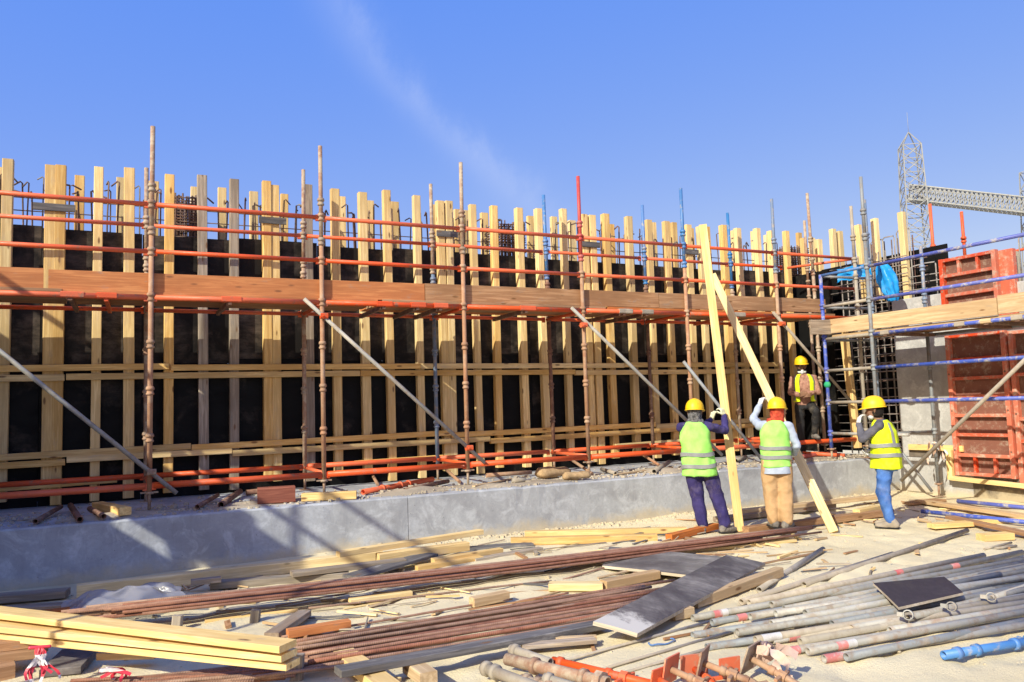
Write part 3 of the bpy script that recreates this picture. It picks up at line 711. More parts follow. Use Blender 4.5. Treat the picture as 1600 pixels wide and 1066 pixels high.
def yrail(name, z, y0, y1, mat, r=0.0265, x=BX):
    pipe(name, (x, y0, z), (x, y1, z), r, mat, bs)
for z, nm in ((3.91, 'guard_rail'), (3.345, 'guard_rail'), (2.765, 'ledger'), (2.205, 'ledger'), (1.643, 'ledger')):
    yrail(nm, z, AY - 0.04, BYp + 0.04, 'skyblue' if z > 3.5 else 'galv_dusty', 0.027)
    yrail(nm, z, BYp - 0.04, 6.43, 'blue', 0.029)
    yrail(nm, z, 6.37, 3.0, 'blue', 0.029)
yrail('ledger', 1.10, AY - 0.04, BYp + 0.04, 'galv')
yrail('ledger', 1.10, BYp - 0.04, 8.6, 'galv')
for z in (3.345, 3.91, 2.76):
    pipe('transom', (BX + 0.04, AY, z - 0.01), (12.42, 10.0564, z - 0.01), 0.024, 'galv_b', bs)
for z in (2.76, 1.10):
    pipe('transom', (BX + 0.04, BYp, z), (BR - 0.04, 9.04, z), 0.024, 'galv_b', bs)
pipe('ledger', (BR, 9.0, 2.75), (BR, 5.0, 2.75), 0.026, 'galv_b', bs)
beam('toe_board', (BX + 0.045, 10.08, 2.985), (BX + 0.045, 7.05, 2.965), 0.04, 0.25, 'timber_tan', bs)
beam('toe_board', (BX + 0.055, 7.04, 2.985), (BX + 0.055, 3.2, 2.975), 0.04, 0.27, 'timber_tan', bs)
beam('toe_board', (BX - 0.36, 10.13, 2.975), (BX + 0.24, 10.0, 2.975), 0.04, 0.26, 'timber_grey', bs)
for j in range(4):
    beam('deck_plank', (BX + 0.2 + j * 0.29, 10.05, 2.815), (BX + 0.2 + j * 0.29, 3.2, 2.815), 0.27, 0.04, 'timber_tan' if j < 2 else 'timber_brown', bs)
for y, m in ((8.9, 'galv_dusty'), (7.6, 'galv_dusty'), (7.2, 'timber_tan'), (6.75, 'galv_dusty')):
    beam('transom', (BX - 0.02, y, 2.74), (BR, y, 2.74), 0.07, 0.05, 'rust_dark', bs)
    ob('hook', g_x(g_box(0.16, 0.075, 0.07, 0.01), Matrix.Translation((-0.08, 0, 0))), m, Matrix.Translation((BX, y, 2.768)) @ Matrix.Rotation(math.pi / 2, 4, 'Z'), bs)
pipe('brace', (11.18, 8.7093, 0.3825), (11.18, 6.1089, 2.6172), 0.029, 'galv_dusty', bs, hollow=True)
pipe('brace', (12.0, 9.55, 1.06), (12.3, 9.0, 0.1), 0.025, 'galv_b', bs)
tag(ob('green_tie', g_lathe([(-0.05, 0.036), (-0.03, 0.055), (0.0, 0.062), (0.03, 0.05), (0.05, 0.037)], 9), None, Matrix.Translation((BX, AY, 1.96)) @ UP), 'scrap of green cloth tied round the blue pole beside the leaning worker', 'cloth')
MAT['green'] = cloth_mat('green_cloth', (0.03, 0.35, 0.16))
bpy.data.objects['green_tie'].data.materials.clear(); bpy.data.objects['green_tie'].data.materials.append(MAT['green'])

# ------------------------------------------------------------------ blue tarpaulins
MAT['tarp'] = cloth_mat('blue_tarp', (0.012, 0.22, 0.58), (0.02, 0.3, 0.72), 0.35, 3)
def crumple(name, c, size, n, amp, mat, seed, sag=0.0, shape=None):
    v, f = [], []
    for j in range(n + 1):
        for i in range(n + 1):
            u, w = i / n - 0.5, j / n - 0.5
            p = shape(u, w) if shape else Vector((u * size[0], 0, w * size[1]))
            k = noise.noise_vector(Vector((u * 3.1 + seed, w * 3.3, seed * 0.7))) + 0.5 * noise.noise_vector(Vector((u * 8 + seed, w * 8, seed)))
            v.append(tuple(p + k * amp - Vector((0, 0, sag * (1 - 4 * u * u)))))
    for j in range(n):
        for i in range(n):
            f.append((j * (n + 1) + i, j * (n + 1) + i + 1, (j + 1) * (n + 1) + i + 1, (j + 1) * (n + 1) + i))
    o = ob(name, (v, f, [True] * len(f)), mat, Matrix.Translation(Vector(c)))
    return o
def bag_shape(u, w):
    a = u * 2 * math.pi; t = w + 0.5
    r = 0.15 * (0.3 + 0.8 * math.sin(math.pi * (0.1 + 0.8 * t)) ** 0.8) * (1 + 0.35 * math.sin(5 * a + 3 * t) * 0.5)
    return Vector((math.cos(a) * r * 0.8, math.sin(a) * r - (t - 0.5) * -0.16, (t - 0.5) * 0.66))
tag(crumple('blue_tarp', (12.2, 9.4914, 3.7194), (1, 1), 26, 0.03, 'tarp', 3.1, shape=bag_shape), 'bright blue tarpaulin bundle hanging in folds right of the grey corner pole', 'tarpaulin')
tag(crumple('blue_tarp', (12.35, 10.3183, 4.0349), (0.9, 0.22), 16, 0.05, 'tarp', 8.4, shape=lambda u, w: Vector((u * 0.15, -u * 0.62, w * 0.26))), 'flat piece of bright blue tarpaulin behind the corner poles', 'tarpaulin')

# ================================================================== form wall on the left, outside the view, that shades the near corner
lw = root('left_form_wall', 'plywood form wall with rails closing the pit on the left, out of frame', 'formwork', (-4.1, 9.0, 0.0))
for k in range(6):
    for z0, z1 in (((0, 3.60), (3.78, 4.58)) if k == 1 else ((0, 4.58),)):
        ob('plywood_sheet', g_box(z1 - z0, 1.19, 0.02, 0.001), 'ply', frame((-4.1, 6.6 + k * 1.2, z0), (-4.1, 6.6 + k * 1.2, z1), (1, 0, 0)), lw)
for k in range(15):
    beam('stud', (-4.0, 6.05 + k * 0.48, 0), (-4.0, 6.8 + k * 0.48, 4.58), 0.13, 0.09, 'timber', lw, up=(1, 0, 0))
for z in (4.83, 5.5):
    pipe('guard_rail', (-4.0, 4.4, z), (-4.0, 14, z), 0.04, 'orange', lw)
for y in (4.6, 7.0, 9.0, 11.0, 13.0):
    pipe('standard', (-3.93, y, 0), (-3.93, y, 5.6), 0.031, 'rust', lw)

# ================================================================== far lattice gantry
def lattice(name, label, p0, p1, wa, wb, bays, th, up=(0, 0, 1), parent=None, cat='tower', mats=('lattice', 'lattice')):
    """square lattice from p0 to p1, side wa at p0 and wb at p1"""
    p0, p1 = Vector(p0), Vector(p1); L = (p1 - p0).length; M = frame(p0, p1, up)
    corner = [(-1, -1), (1, -1), (1, 1), (-1, 1)]
    P_ = lambda k, t: (L * t, corner[k % 4][0] * (wa + (wb - wa) * t) / 2, corner[k % 4][1] * (wa + (wb - wa) * t) / 2)
    if parent is None:
        o = root(name, label, cat, p0)
    else: o = parent
    for k in range(4):
        ob('chord', g_bar(P_(k, 0), P_(k, 1), th * 1.5), mats[0], M, o)
    for k in range(4):
        gs = []
        for i in range(bays):
            a, b_ = i / bays, (i + 1) / bays
            gs += [g_bar(P_(k, a), P_(k + 1, b_), th), g_bar(P_(k + 1, a), P_(k, b_), th), g_bar(P_(k, b_), P_(k + 1, b_), th)]
        ob('lacing', g_join(*gs), mats[1], M, o)
    return o
TD = 62.0
ta = Vector((56.0426, 40.7447, 10.4568)); tb = Vector((55.2406, 40.1771, 20.9742))
base = Vector((tb.x, tb.y, 0)); top = Vector((tb.x, tb.y, tb.z))
tw = lattice('lattice_tower', 'pale grey lattice steel gantry tower behind the right corner', base, top, 2.3, 1.3, 19, 0.055, up=(0.6, 0.8, 0))
apex = Vector((tb.x, tb.y, 22.1163))
M_ = frame(base, top, (0.6, 0.8, 0))
ob('peak', g_join(*[g_bar(M_ @ Vector(((top - base).length, a * 0.65, b_ * 0.65)), apex, 0.07) for a in (-1, 1) for b_ in (-1, 1)]), 'lattice', None, tw)
ob('spike', g_pipe(apex, apex + Vector((0, 0, 1.6)), 0.014, 6), 'lattice', None, tw)
ga = Vector((55.1366, 40.5628, 17.349)); gb = Vector((60.871, 33.4421, 14.8515))
lattice('lattice_beam', 'pale grey lattice steel beam running right from the gantry tower', ga, gb + (gb - ga) * 0.3, 1.12, 1.12, 40, 0.06, cat='beam')
t2 = Vector((61.7787, 34.9252, 18.1838))
lattice('lattice_tower', 'lattice tower just showing at the right edge of the sky', (t2.x, t2.y, 0), (t2.x, t2.y, t2.z), 2.3, 1.2, 13, 0.05)

# ================================================================== people
MAT['skin'] = cloth_mat('skin', (0.20, 0.105, 0.065), (0.25, 0.135, 0.085), 0.55)
MAT['hivis'] = cloth_mat('lime_vest', (0.31, 0.74, 0.12), (0.39, 0.84, 0.18), 0.7)
MAT['hivis_y'] = cloth_mat('yellow_vest', (0.66, 0.82, 0.01), (0.74, 0.90, 0.02), 0.7)
MAT['reflect'] = cloth_mat('reflective_band', (0.2, 0.21, 0.215), (0.28, 0.29, 0.295), 0.5)
MAT['navy'] = cloth_mat('navy_cloth', (0.028, 0.022, 0.095), (0.05, 0.04, 0.15))
MAT['khaki'] = cloth_mat('khaki_cloth', (0.44, 0.27, 0.13), (0.52, 0.34, 0.18))
MAT['denim'] = cloth_mat('denim', (0.03, 0.10, 0.36), (0.09, 0.20, 0.50))
MAT['paleblue'] = cloth_mat('pale_blue_shirt', (0.33, 0.39, 0.5), (0.42, 0.48, 0.6))
MAT['greyshirt'] = cloth_mat('grey_shirt', (0.085, 0.085, 0.11), (0.13, 0.13, 0.16))
MAT['plaid'] = cloth_mat('pink_shirt', (0.24, 0.11, 0.08), (0.42, 0.24, 0.18), scale=25)
MAT['blacktrouser'] = cloth_mat('black_trousers', (0.012, 0.012, 0.014), (0.03, 0.03, 0.033), 0.7)
MAT['glove'] = cloth_mat('white_glove', (0.62, 0.62, 0.6), (0.74, 0.73, 0.7))
MAT['glove_y'] = cloth_mat('grubby_glove', (0.5, 0.5, 0.3), (0.66, 0.65, 0.5), scale=14)
MAT['shoe'] = cloth_mat('boot_leather', (0.10, 0.09, 0.085), (0.22, 0.2, 0.18), 0.8)
MAT['shoe_tan'] = cloth_mat('dusty_boot', (0.26, 0.22, 0.17), (0.36, 0.31, 0.25), 0.85)
MAT['hair'] = cloth_mat('black_hair', (0.012, 0.01, 0.009))
MAT['scarf_bw'] = cloth_mat('black_white_scarf', (0.012, 0.012, 0.014), (0.2, 0.2, 0.21), scale=45)
MAT['scarf_red'] = cloth_mat('red_scarf', (0.36, 0.03, 0.025), (0.5, 0.09, 0.04), scale=16)
MAT['mask'] = cloth_mat('white_mask', (0.6, 0.63, 0.66))
def helmet_mat():
    m, nt, b = new_mat('helmet_yellow')
    n = ntex(nt, coords(nt, (1, 1, 1), False), 14, 6, 0.7)
    nt.links.new(ramp(nt, n, [(0.35, (0.70, 0.42, 0.004)), (0.6, (0.80, 0.50, 0.006))]), b.inputs['Base Color'])
    b.inputs['Roughness'].default_value = 0.5
    return m
MAT['helmet'] = helmet_mat()

def g_capsule(p, q, r1, r2, n=12, sq=1.0):
    """tapered limb segment with round ends; sq flattens it in its own Z"""
    p, q = Vector(p), Vector(q); L = max((q - p).length, 1e-4)
    prof = [(-r1 * math.cos(a), r1 * math.sin(a)) for a in (0.15, 0.6, 1.1)] + [(0, r1)] + [(L * t, r1 + (r2 - r1) * t) for t in (0.33, 0.66)] + [(L, r2)] + [(L + r2 * math.sin(a), r2 * math.cos(a)) for a in (0.5, 1.0, 1.42)]
    v, f, s = g_cap(g_lathe(prof, n), n)
    v = [(a, b, c * sq) for a, b, c in v]
    return g_x((v, f, s), frame(p, q))
def ring_at(rings, z):
    if z <= rings[0][0]: return rings[0]
    for a, b in zip(rings, rings[1:]):
        if z <= b[0]:
            t = (z - a[0]) / (b[0] - a[0]); t2 = t * t * (3 - 2 * t)
            return tuple(a[i] + (b[i] - a[i]) * (t if i == 0 else (t + t2) / 2) for i in range(5))
    return rings[-1]
def surf(rings, th, z, off=0.0, p=2.4):
    _, cx, cy, rx, ry = ring_at(rings, z)
    c, s = math.cos(th), math.sin(th)
    e = 2.0 / p
    return (cx + (rx + off) * math.copysign(abs(c) ** e, c), cy + (ry + off) * math.copysign(abs(s) ** e, s), z)
def g_loft(rings, z0, z1, off=0.0, n=40, m=24, t0=0.0, t1=2 * math.pi, cap=True, p=2.4):
    v, f = [], []
    closed = abs(t1 - t0 - 2 * math.pi) < 1e-6
    nn = n if closed else n + 1
    for j in range(m + 1):
        z = z0 + (z1 - z0) * j / m
        for i in range(nn):
            v.append(surf(rings, t0 + (t1 - t0) * i / n, z, off, p))
    for j in range(m):
        for i in range(n):
            i2 = (i + 1) % nn
            f.append((j * nn + i, j * nn + i2, (j + 1) * nn + i2, (j + 1) * nn + i))
    s = [True] * len(f)
    if closed and cap:
        f += [tuple(range(nn))[::-1], tuple(range(m * nn, m * nn + nn))]; s += [False, False]
    return v, f, s
bench = bpy.data.scenes.new('bench')       # an empty scene to evaluate modifiers in
def organic(name, geo, voxel, mat, M, parent, wr=0.0, wscale=9.0, seed=0.0, smooth=4, stretch=(1, 1, 1)):
    """fuse overlapping pieces into one skin, smooth it, add cloth folds"""
    tmp = bpy.data.objects.new('tmp', mesh('tmp', geo, []))
    bench.collection.objects.link(tmp)
    a = tmp.modifiers.new('r', 'REMESH'); a.mode = 'VOXEL'; a.voxel_size = voxel; a.use_smooth_shade = True
    b = tmp.modifiers.new('s', 'SMOOTH'); b.iterations = smooth; b.factor = 0.5
    bench.view_layers[0].update(); dg = bench.view_layers[0].depsgraph
    me = bpy.data.meshes.new_from_object(tmp.evaluated_get(dg))
    bpy.data.objects.remove(tmp)
    if wr > 0:
        nv = len(me.vertices)
        co = np.empty(nv * 3, np.float32); no = np.empty(nv * 3, np.float32)
        me.vertices.foreach_get('co', co); me.vertices.foreach_get('normal', no)
        co = co.reshape(-1, 3); no = no.reshape(-1, 3)
        q = co * np.array(stretch, np.float32) * wscale + np.array((seed, seed * 2, 0), np.float32)
        k = np.array([0.7 - 2.2 * abs(noise.noise(p)) + 0.5 * noise.noise(p * 2.3) for p in (Vector(r_) for r_ in q.tolist())], np.float32)
        me.vertices.foreach_set('co', (co + no * (k * wr)[:, None]).ravel())
    me.materials.clear(); me.materials.append(MAT[mat])
    me.polygons.foreach_set('use_smooth', [True] * len(me.polygons))
    me.name = name
    return ob(name, me, None, M, parent)

def hand_geo(wrist, aim, palm_n, grip=0.6, L=0.19):
    """palm, four curled fingers and a thumb; aim runs wrist to fingertips, palm_n points out of the palm"""
    a = Vector(aim).normalized(); n = Vector(palm_n); n = (n - a * n.dot(a)).normalized(); s = a.cross(n)
    w = Vector(wrist); gs = []
    pal = w + a * 0.05
    gs.append(g_capsule(w, w + a * 0.03, 0.028, 0.032, 8))
    for k, (o, l) in enumerate(((-0.033, 0.062), (-0.011, 0.075), (0.011, 0.080), (0.033, 0.072))):
        base = w + a * 0.085 + s * o
        gs.append(g_capsule(w + a * 0.02 + s * o * 0.7, base, 0.018, 0.015, 8))
        c1 = base + (a * math.cos(grip) + n * math.sin(grip)) * l * 0.5
        c2 = c1 + (a * math.cos(grip * 2.1) + n * math.sin(grip * 2.1)) * l * 0.32
        c3 = c2 + (a * math.cos(grip * 2.9) + n * math.sin(grip * 2.9)) * l * 0.26
        gs += [g_capsule(base, c1, 0.0115, 0.0105, 7), g_capsule(c1, c2, 0.0105, 0.0095, 7), g_capsule(c2, c3, 0.0095, 0.008, 7)]
    tb_ = w + a * 0.03 + s * 0.035
    t1 = tb_ + (a * 0.6 + s * 0.6 + n * 0.45).normalized() * 0.042
    t2 = t1 + (a * 0.7 + n * 0.7 + s * 0.1).normalized() * 0.034
    gs += [g_capsule(tb_, t1, 0.016, 0.0125, 7), g_capsule(t1, t2, 0.0125, 0.0095, 7)]
    return g_join(*gs)

def helmet(parent, M, tilt=0.0):
    """M places the head centre; +Y is forward"""
    n, m = 28, 10
    v, f = [], []
    for j in range(m + 1):
        t = j / m * math.pi / 2
        for i in range(n):
            th = 2 * math.pi * i / n
            r = math.cos(t) ** 0.85
            ridge = 0.006 * math.exp(-(math.cos(th) * 0.122 * r / 0.03) ** 2)
            v.append((0.122 * r * math.cos(th), 0.148 * r * math.sin(th), 0.055 + 0.138 * math.sin(t) + ridge))
    for j in range(m):
        for i in range(n):
            i2 = (i + 1) % n
            f.append((j * n + i, j * n + i2, (j + 1) * n + i2, (j + 1) * n + i))
    shell = ob('hard_hat', (v, f, [True] * len(f)), 'helmet', M, parent)
    v, f = [], []
    for (ro, z) in ((0.0, 0.058), (0.001, 0.05), (1.0, 0.040), (1.0, 0.034), (0.0, 0.044)):
        for i in range(n):
            th = 2 * math.pi * i / n
            ext = 0.014 + 0.045 * max(0, math.sin(th)) ** 2.2
            v.append(((0.119 + ext * ro) * math.cos(th), (0.146 + ext * ro) * math.sin(th), z - 0.014 * ro * max(0, math.sin(th)) ** 2))
    for j in range(4):
        for i in range(n):
            i2 = (i + 1) % n
            f.append((j * n + i, j * n + i2, (j + 1) * n + i2, (j + 1) * n + i)[::-1])
    ob('brim', (v, f, [True] * len(f)), 'helmet', M, shell)
    return shell

def head_geo():
    g = [g_x(g_lathe([(-1, 0.02), (-0.85, 0.53), (-0.5, 0.87), (0, 1), (0.5, 0.87), (0.85, 0.53), (1, 0.02)], 20), Matrix.Diagonal((0.076, 0.096, 0.105, 1)) @ Matrix.Translation((0, 0, 0.25)))]
    g[0] = g_cap(g[0], 20)
    g += [g_capsule((-0.03, 0.035, -0.06), (0.03, 0.035, -0.06), 0.045, 0.045, 10), g_capsule((0, 0.062, -0.085), (0, 0.06, -0.07), 0.026, 0.03, 8),
          g_capsule((0, 0.088, 0.005), (0, 0.112, -0.032), 0.010, 0.015, 8), g_capsule((-0.012, 0.1, -0.034), (0.012, 0.1, -0.034), 0.011, 0.011, 8),
          g_capsule((-0.05, 0.078, 0.026), (0.05, 0.078, 0.026), 0.014, 0.014, 8),
          g_capsule((-0.022, 0.088, -0.062), (0.022, 0.088, -0.062), 0.010, 0.010, 8)]
    for s in (-1, 1):
        g += [g_capsule((s * 0.083, -0.008, -0.03), (s * 0.09, -0.014, 0.018), 0.012, 0.017, 8), g_capsule((s * 0.045, 0.06, -0.03), (s * 0.05, 0.05, -0.015), 0.03, 0.03, 8)]
    return g

def person(label, loc, heading, J, outfit, face=False, seed=1.0, scale=1.0):
    """J: joints in the figure's frame (x to its right, y forward, z up)"""
    r = root('person', label, 'person', loc, rz=heading)
    WM[r.name] = WM[r.name] @ Matrix.Scale(scale, 4)
    r.matrix_basis = WM[r.name]
    M = WM[r.name]
    A = lambda k: Vector(J[k])
    hd = A('head')
    HM = Matrix.Translation(hd) @ Matrix.Rotation(J.get('head_yaw', 0.0), 4, 'Z') @ Matrix.Rotation(J.get('head_pitch', 0.0), 4, 'X')
    neck = A('neck')
    # skin: one continuous body
    g = [g_x(q, HM) for q in head_geo()]
    g.append(g_capsule(neck - Vector((0, 0, 0.08)), hd + Vector((0, -0.012, -0.05)), 0.062, 0.055, 12))
    ch, pe = A('chest'), A('pelvis')
    g += [g_capsule(ch + Vector((-0.09, 0, 0.06)), ch + Vector((0.09, 0, 0.06)), 0.085, 0.085, 12), g_capsule(ch, pe, 0.11, 0.10, 12, ), g_capsule(neck - Vector((0, 0, .06)), ch, .07, .1, 12)]
    for s in ('l', 'r'):
        g += [g_capsule(A('sh_' + s), A('el_' + s), 0.047, 0.038, 10), g_capsule(A('el_' + s), A('wr_' + s), 0.037, 0.027, 10), g_capsule(ch + Vector((0, 0, 0.08)), A('sh_' + s), 0.06, 0.05, 10)]
        g += [g_capsule(A('hip_' + s), A('kn_' + s), 0.072, 0.05, 10), g_capsule(A('kn_' + s), A('an_' + s), 0.048, 0.035, 10), g_capsule(pe, A('hip_' + s), 0.08, 0.075, 10)]
    organic('body', g_join(*g), 0.0085, 'skin', M, r, smooth=3)
    # shirt
    T = outfit['torso']
    g = [g_loft(T, T[0][0], T[-1][0], -0.012 if outfit.get('vest') else 0.0)]
    for s in ('l', 'r'):
        sh, el, wr = A('sh_' + s), A('el_' + s), A('wr_' + s)
        g += [g_capsule(sh, el, 0.062, 0.051, 12), g_capsule(el, el + (wr - el) * 0.93, 0.05, 0.041, 12), g_capsule(Vector((sh.x * 0.45, sh.y * 0.5, sh.z + 0.012)), sh, 0.06, 0.066, 12)]
    organic('shirt', g_join(*g), 0.013, outfit['shirt'], M, r, 0.010, 8, seed, 3, (1.0, 1.0, 1.0))
    # trousers
    g = [g_loft(outfit['hips'], outfit['hips'][0][0], outfit['hips'][-1][0])]
    for s in ('l', 'r'):
        hp, kn, an = A('hip_' + s), A('kn_' + s), A('an_' + s)
        rr = outfit.get('leg', (0.098, 0.076, 0.066))
        g += [g_capsule(hp, kn, rr[0], rr[1], 14), g_capsule(kn, an + (kn - an) * 0.06, rr[1], rr[2], 14)]
    organic('trousers', g_join(*g), 0.013, outfit['trousers'], M, r, 0.012, 7, seed + 3, 3, (1.0, 1.0, 0.9))
    if outfit.get('shirt_tail'):
        z0, z1 = outfit['shirt_tail']
        ob('shirt_tail', g_loft([(a_ - 0.0, b1, c1, d1, e1) for a_, b1, c1, d1, e1 in outfit['vest']], z0, z1, -0.01, cap=True), outfit['shirt'], M, r)
    # vest with its bands
    if outfit.get('vest'):
        V = outfit['vest']
        geo = g_loft(V, V[0][0], V[-1][0])
        ve = organic('vest', geo, 0.013, outfit['vest_mat'], M, r, 0.015, 5.5, seed + 7, 2, (1, 1, 0.55))
        for (z0, dz, h) in outfit['bands']:
            v, f = [], []
            n = 64
            for j in range(2):
                for i in range(n):
                    th = 2 * math.pi * i / n
                    z = z0 + dz * math.cos(th) + (h if j else 0) + 0.006 * math.sin(3 * th + seed)
                    v.append(surf(V, th, z, 0.02))
            for i in range(n):
                i2 = (i + 1) % n
                f.append((i, i2, n + i2, n + i))
            ob('reflective_band', (v, f, [True] * n), 'reflect', M, ve)
        for th, z0, z1, w in outfit.get('stripes', ()):
            ob('reflective_stripe', g_loft(V, z0, z1, 0.02, 6, 16, th - w, th + w, False), 'reflect', M, ve)
    # scarf or hair at the neck
    if outfit.get('scarf'):
        g = [g_x(g_capsule((0, -0.01, -0.11), (0, -0.012, 0.045), 0.085, 0.092, 16), HM), g_capsule(neck + Vector((-0.05, 0.0, -0.01)), neck + Vector((0.05, 0.0, -0.01)), 0.07, 0.07, 12)]
        organic('scarf', g_join(*g), 0.010, outfit['scarf'], M, r, 0.012, 18, seed)
    if outfit.get('hair'):
        g = [g_x(g_capsule((-0.02, -0.035, -0.035), (0.02, -0.035, 0.05), 0.078, 0.088, 14), HM)]
        organic('hair', g_join(*g), 0.010, 'hair', M, r, 0.006, 40, seed)
    if outfit.get('mask'):
        z_, y_ = outfit['mask']
        organic('face_mask', g_x(g_join(g_capsule((-0.045, y_, z_), (0.045, y_, z_), 0.036, 0.036, 12), g_capsule((0, y_ + 0.018, z_ + 0.02), (0, y_ + 0.012, z_ - 0.02), 0.034, 0.03, 12)), HM), 0.008, 'mask', M, r)
    if face:
        for s in (-1, 1):
            e = ob('eye', g_capsule((s * 0.033, 0.083, 0.008), (s * 0.036, 0.083, 0.008), 0.012, 0.012, 8), 'mask', M @ HM, r)
            ob('pupil', g_capsule((s * 0.034, 0.0935, 0.008), (s * 0.0342, 0.0935, 0.008), 0.0055, 0.0055, 8), 'hair', M @ HM, e)
            ob('eyebrow', g_capsule((s * 0.018, 0.094, 0.030), (s * 0.052, 0.083, 0.030), 0.006, 0.005, 6), 'hair', M @ HM, r)
        ob('beard', g_join(g_capsule((-0.05, 0.055, -0.075), (0.05, 0.055, -0.075), 0.032, 0.032, 10), g_capsule((-0.03, 0.095, -0.047), (0.03, 0.095, -0.047), 0.008, 0.008, 8)), 'hair', M @ HM, r)
    helmet(r, M @ HM)
    for s in ('l', 'r'):
        wr = A('wr_' + s)
        ob('hand' if outfit['glove'] == 'skin' else 'glove', hand_geo(wr, J['aim_' + s], J['palm_' + s], J.get('grip', 0.6)), outfit['glove'], M, r)
        an = A('an_' + s); td = Vector(J['toe_' + s]).normalized()
        heel = Vector((an.x, an.y, J.get('floor_' + s, 0.0))) - td * 0.05
        g = g_join(g_capsule(heel + Vector((0, 0, 0.045)), heel + td * 0.12 + Vector((0, 0, 0.05)), 0.046, 0.05, 12), g_capsule(heel + td * 0.1 + Vector((0, 0, 0.04)), heel + td * 0.21 + Vector((0, 0, 0.035)), 0.046, 0.038, 12), g_capsule(heel + Vector((0, 0, 0.05)), an + Vector((0, 0, 0.03)), 0.05, 0.047, 12))
        sh_ = organic('boot', g, 0.010, outfit['boot'], M, r, 0.004, 20, seed)
        side_ = td.cross(Vector((0, 0, 1)))
        ob('sole', g_x(g_box(0.285, 0.088, 0.024, 0.01), frame(heel - td * 0.04 + Vector((0, 0, 0.012)), heel + td * 0.2 + Vector((0, 0, 0.012)))), 'black', M, sh_)
    return r

def ax(v): return math.atan2(-v[0], v[1])      # heading whose +Y runs along v

# worker in navy, seen from behind, right hand on the first timber
person('worker in lime vest over navy clothes gripping an upright timber', (6.9555, 8.5072, 0.0), ax((0.645, 0.764)), dict(
    head=(0.0, 0.02, 1.585), neck=(0.0, 0.0, 1.46), chest=(0, 0, 1.2), pelvis=(0.03, 0, 0.92), head_yaw=-0.15, head_pitch=-0.08,
    sh_l=(-0.19, 0.02, 1.40), el_l=(-0.05, 0.27, 1.28), wr_l=(0.215, 0.40, 1.49), sh_r=(0.19, 0.02, 1.40), el_r=(0.385, 0.17, 1.335), wr_r=(0.385, 0.36, 1.53),
    aim_l=(0.3, 0.1, 0.9), palm_l=(0.8, 0.5, 0), aim_r=(-0.25, 0.1, 0.95), palm_r=(-0.8, 0.5, 0), grip=0.7,
    hip_l=(-0.075, 0, 0.88), kn_l=(-0.02, 0.05, 0.47), an_l=(0.03, -0.01, 0.10), hip_r=(0.125, 0, 0.88), kn_r=(0.235, 0.06, 0.46), an_r=(0.32, 0.02, 0.11),
    toe_l=(0.12, 1, 0), toe_r=(0.75, 0.65, 0)),
    dict(torso=[(0.85, 0.03, 0, 0.17, 0.115), (1.0, 0.02, 0, 0.165, 0.11), (1.2, 0, 0, 0.185, 0.12), (1.38, 0, 0, 0.185, 0.10), (1.46, 0, 0, 0.09, 0.07)],
         vest=[(0.755, 0.02, 0.0, 0.235, 0.165), (0.9, 0.02, 0.0, 0.215, 0.155), (1.1, 0.0, 0.0, 0.20, 0.15), (1.3, -0.012, 0.0, 0.195, 0.145), (1.41, -0.015, 0.0, 0.165, 0.125), (1.47, -0.01, 0.0, 0.085, 0.085)],
         hips=[(0.78, 0.03, 0, 0.175, 0.125), (0.9, 0.03, 0, 0.175, 0.125), (1.0, 0.02, 0, 0.165, 0.115)],
         shirt='navy', trousers='navy', vest_mat='hivis', glove='glove_y', boot='shoe', scarf='scarf_bw', bands=[(0.86, 0.008, 0.052), (1.015, 0.0, 0.052)], leg=(0.115, 0.088, 0.075)), seed=2.0)

# worker in pale blue and khaki on the second timber
person('worker in lime vest and khaki trousers holding a slanted timber with both hands', (7.6262, 7.759, 0.085), ax((0.60, 0.80)), dict(
    head=(0.055, 0.05, 1.565), neck=(0.02, 0.01, 1.43), chest=(0, 0, 1.18), pelvis=(-0.01, 0, 0.9), head_yaw=-0.35, head_pitch=-0.05,
    sh_l=(-0.18, 0.02, 1.375), el_l=(-0.25, 0.20, 1.47), wr_l=(-0.13, 0.34, 1.66), sh_r=(0.185, 0.0, 1.36), el_r=(0.275, -0.02, 1.10), wr_r=(0.26, 0.18, 0.98),
    aim_l=(0.35, 0.3, 0.9), palm_l=(0.7, 0.4, -0.3), aim_r=(-0.1, 0.8, -0.45), palm_r=(-0.5, 0, 0.8), grip=0.7,
    hip_l=(-0.095, 0, 0.87), kn_l=(-0.085, 0.05, 0.46), an_l=(-0.06, 0.06, 0.11), hip_r=(0.09, 0, 0.87), kn_r=(0.095, 0.03, 0.46), an_r=(0.085, -0.02, 0.11),
    toe_l=(-0.25, 1, 0), toe_r=(0.55, 0.85, 0)),
    dict(torso=[(0.85, 0, 0, 0.17, 0.115), (1.0, 0, 0, 0.165, 0.11), (1.2, 0, 0, 0.185, 0.12), (1.36, 0.005, 0, 0.18, 0.10), (1.44, 0.02, 0, 0.09, 0.07)],
         vest=[(0.825, 0.0, 0.0, 0.195, 0.155), (0.9, 0.0, 0.0, 0.187, 0.15), (1.1, 0.0, 0.0, 0.19, 0.15), (1.27, -0.005, 0.0, 0.19, 0.145), (1.38, 0.0, 0.0, 0.16, 0.125), (1.44, 0.02, 0.0, 0.085, 0.085)],
         hips=[(0.75, 0, 0, 0.175, 0.13), (0.88, 0, 0, 0.175, 0.13), (0.98, 0, 0, 0.165, 0.115)],
         shirt='paleblue', trousers='khaki', vest_mat='hivis', glove='glove', boot='shoe', scarf='scarf_red', shirt_tail=(0.735, 0.85), bands=[(0.93, -0.008, 0.05), (1.05, -0.012, 0.05)], leg=(0.118, 0.098, 0.09)), seed=5.0, scale=0.955)

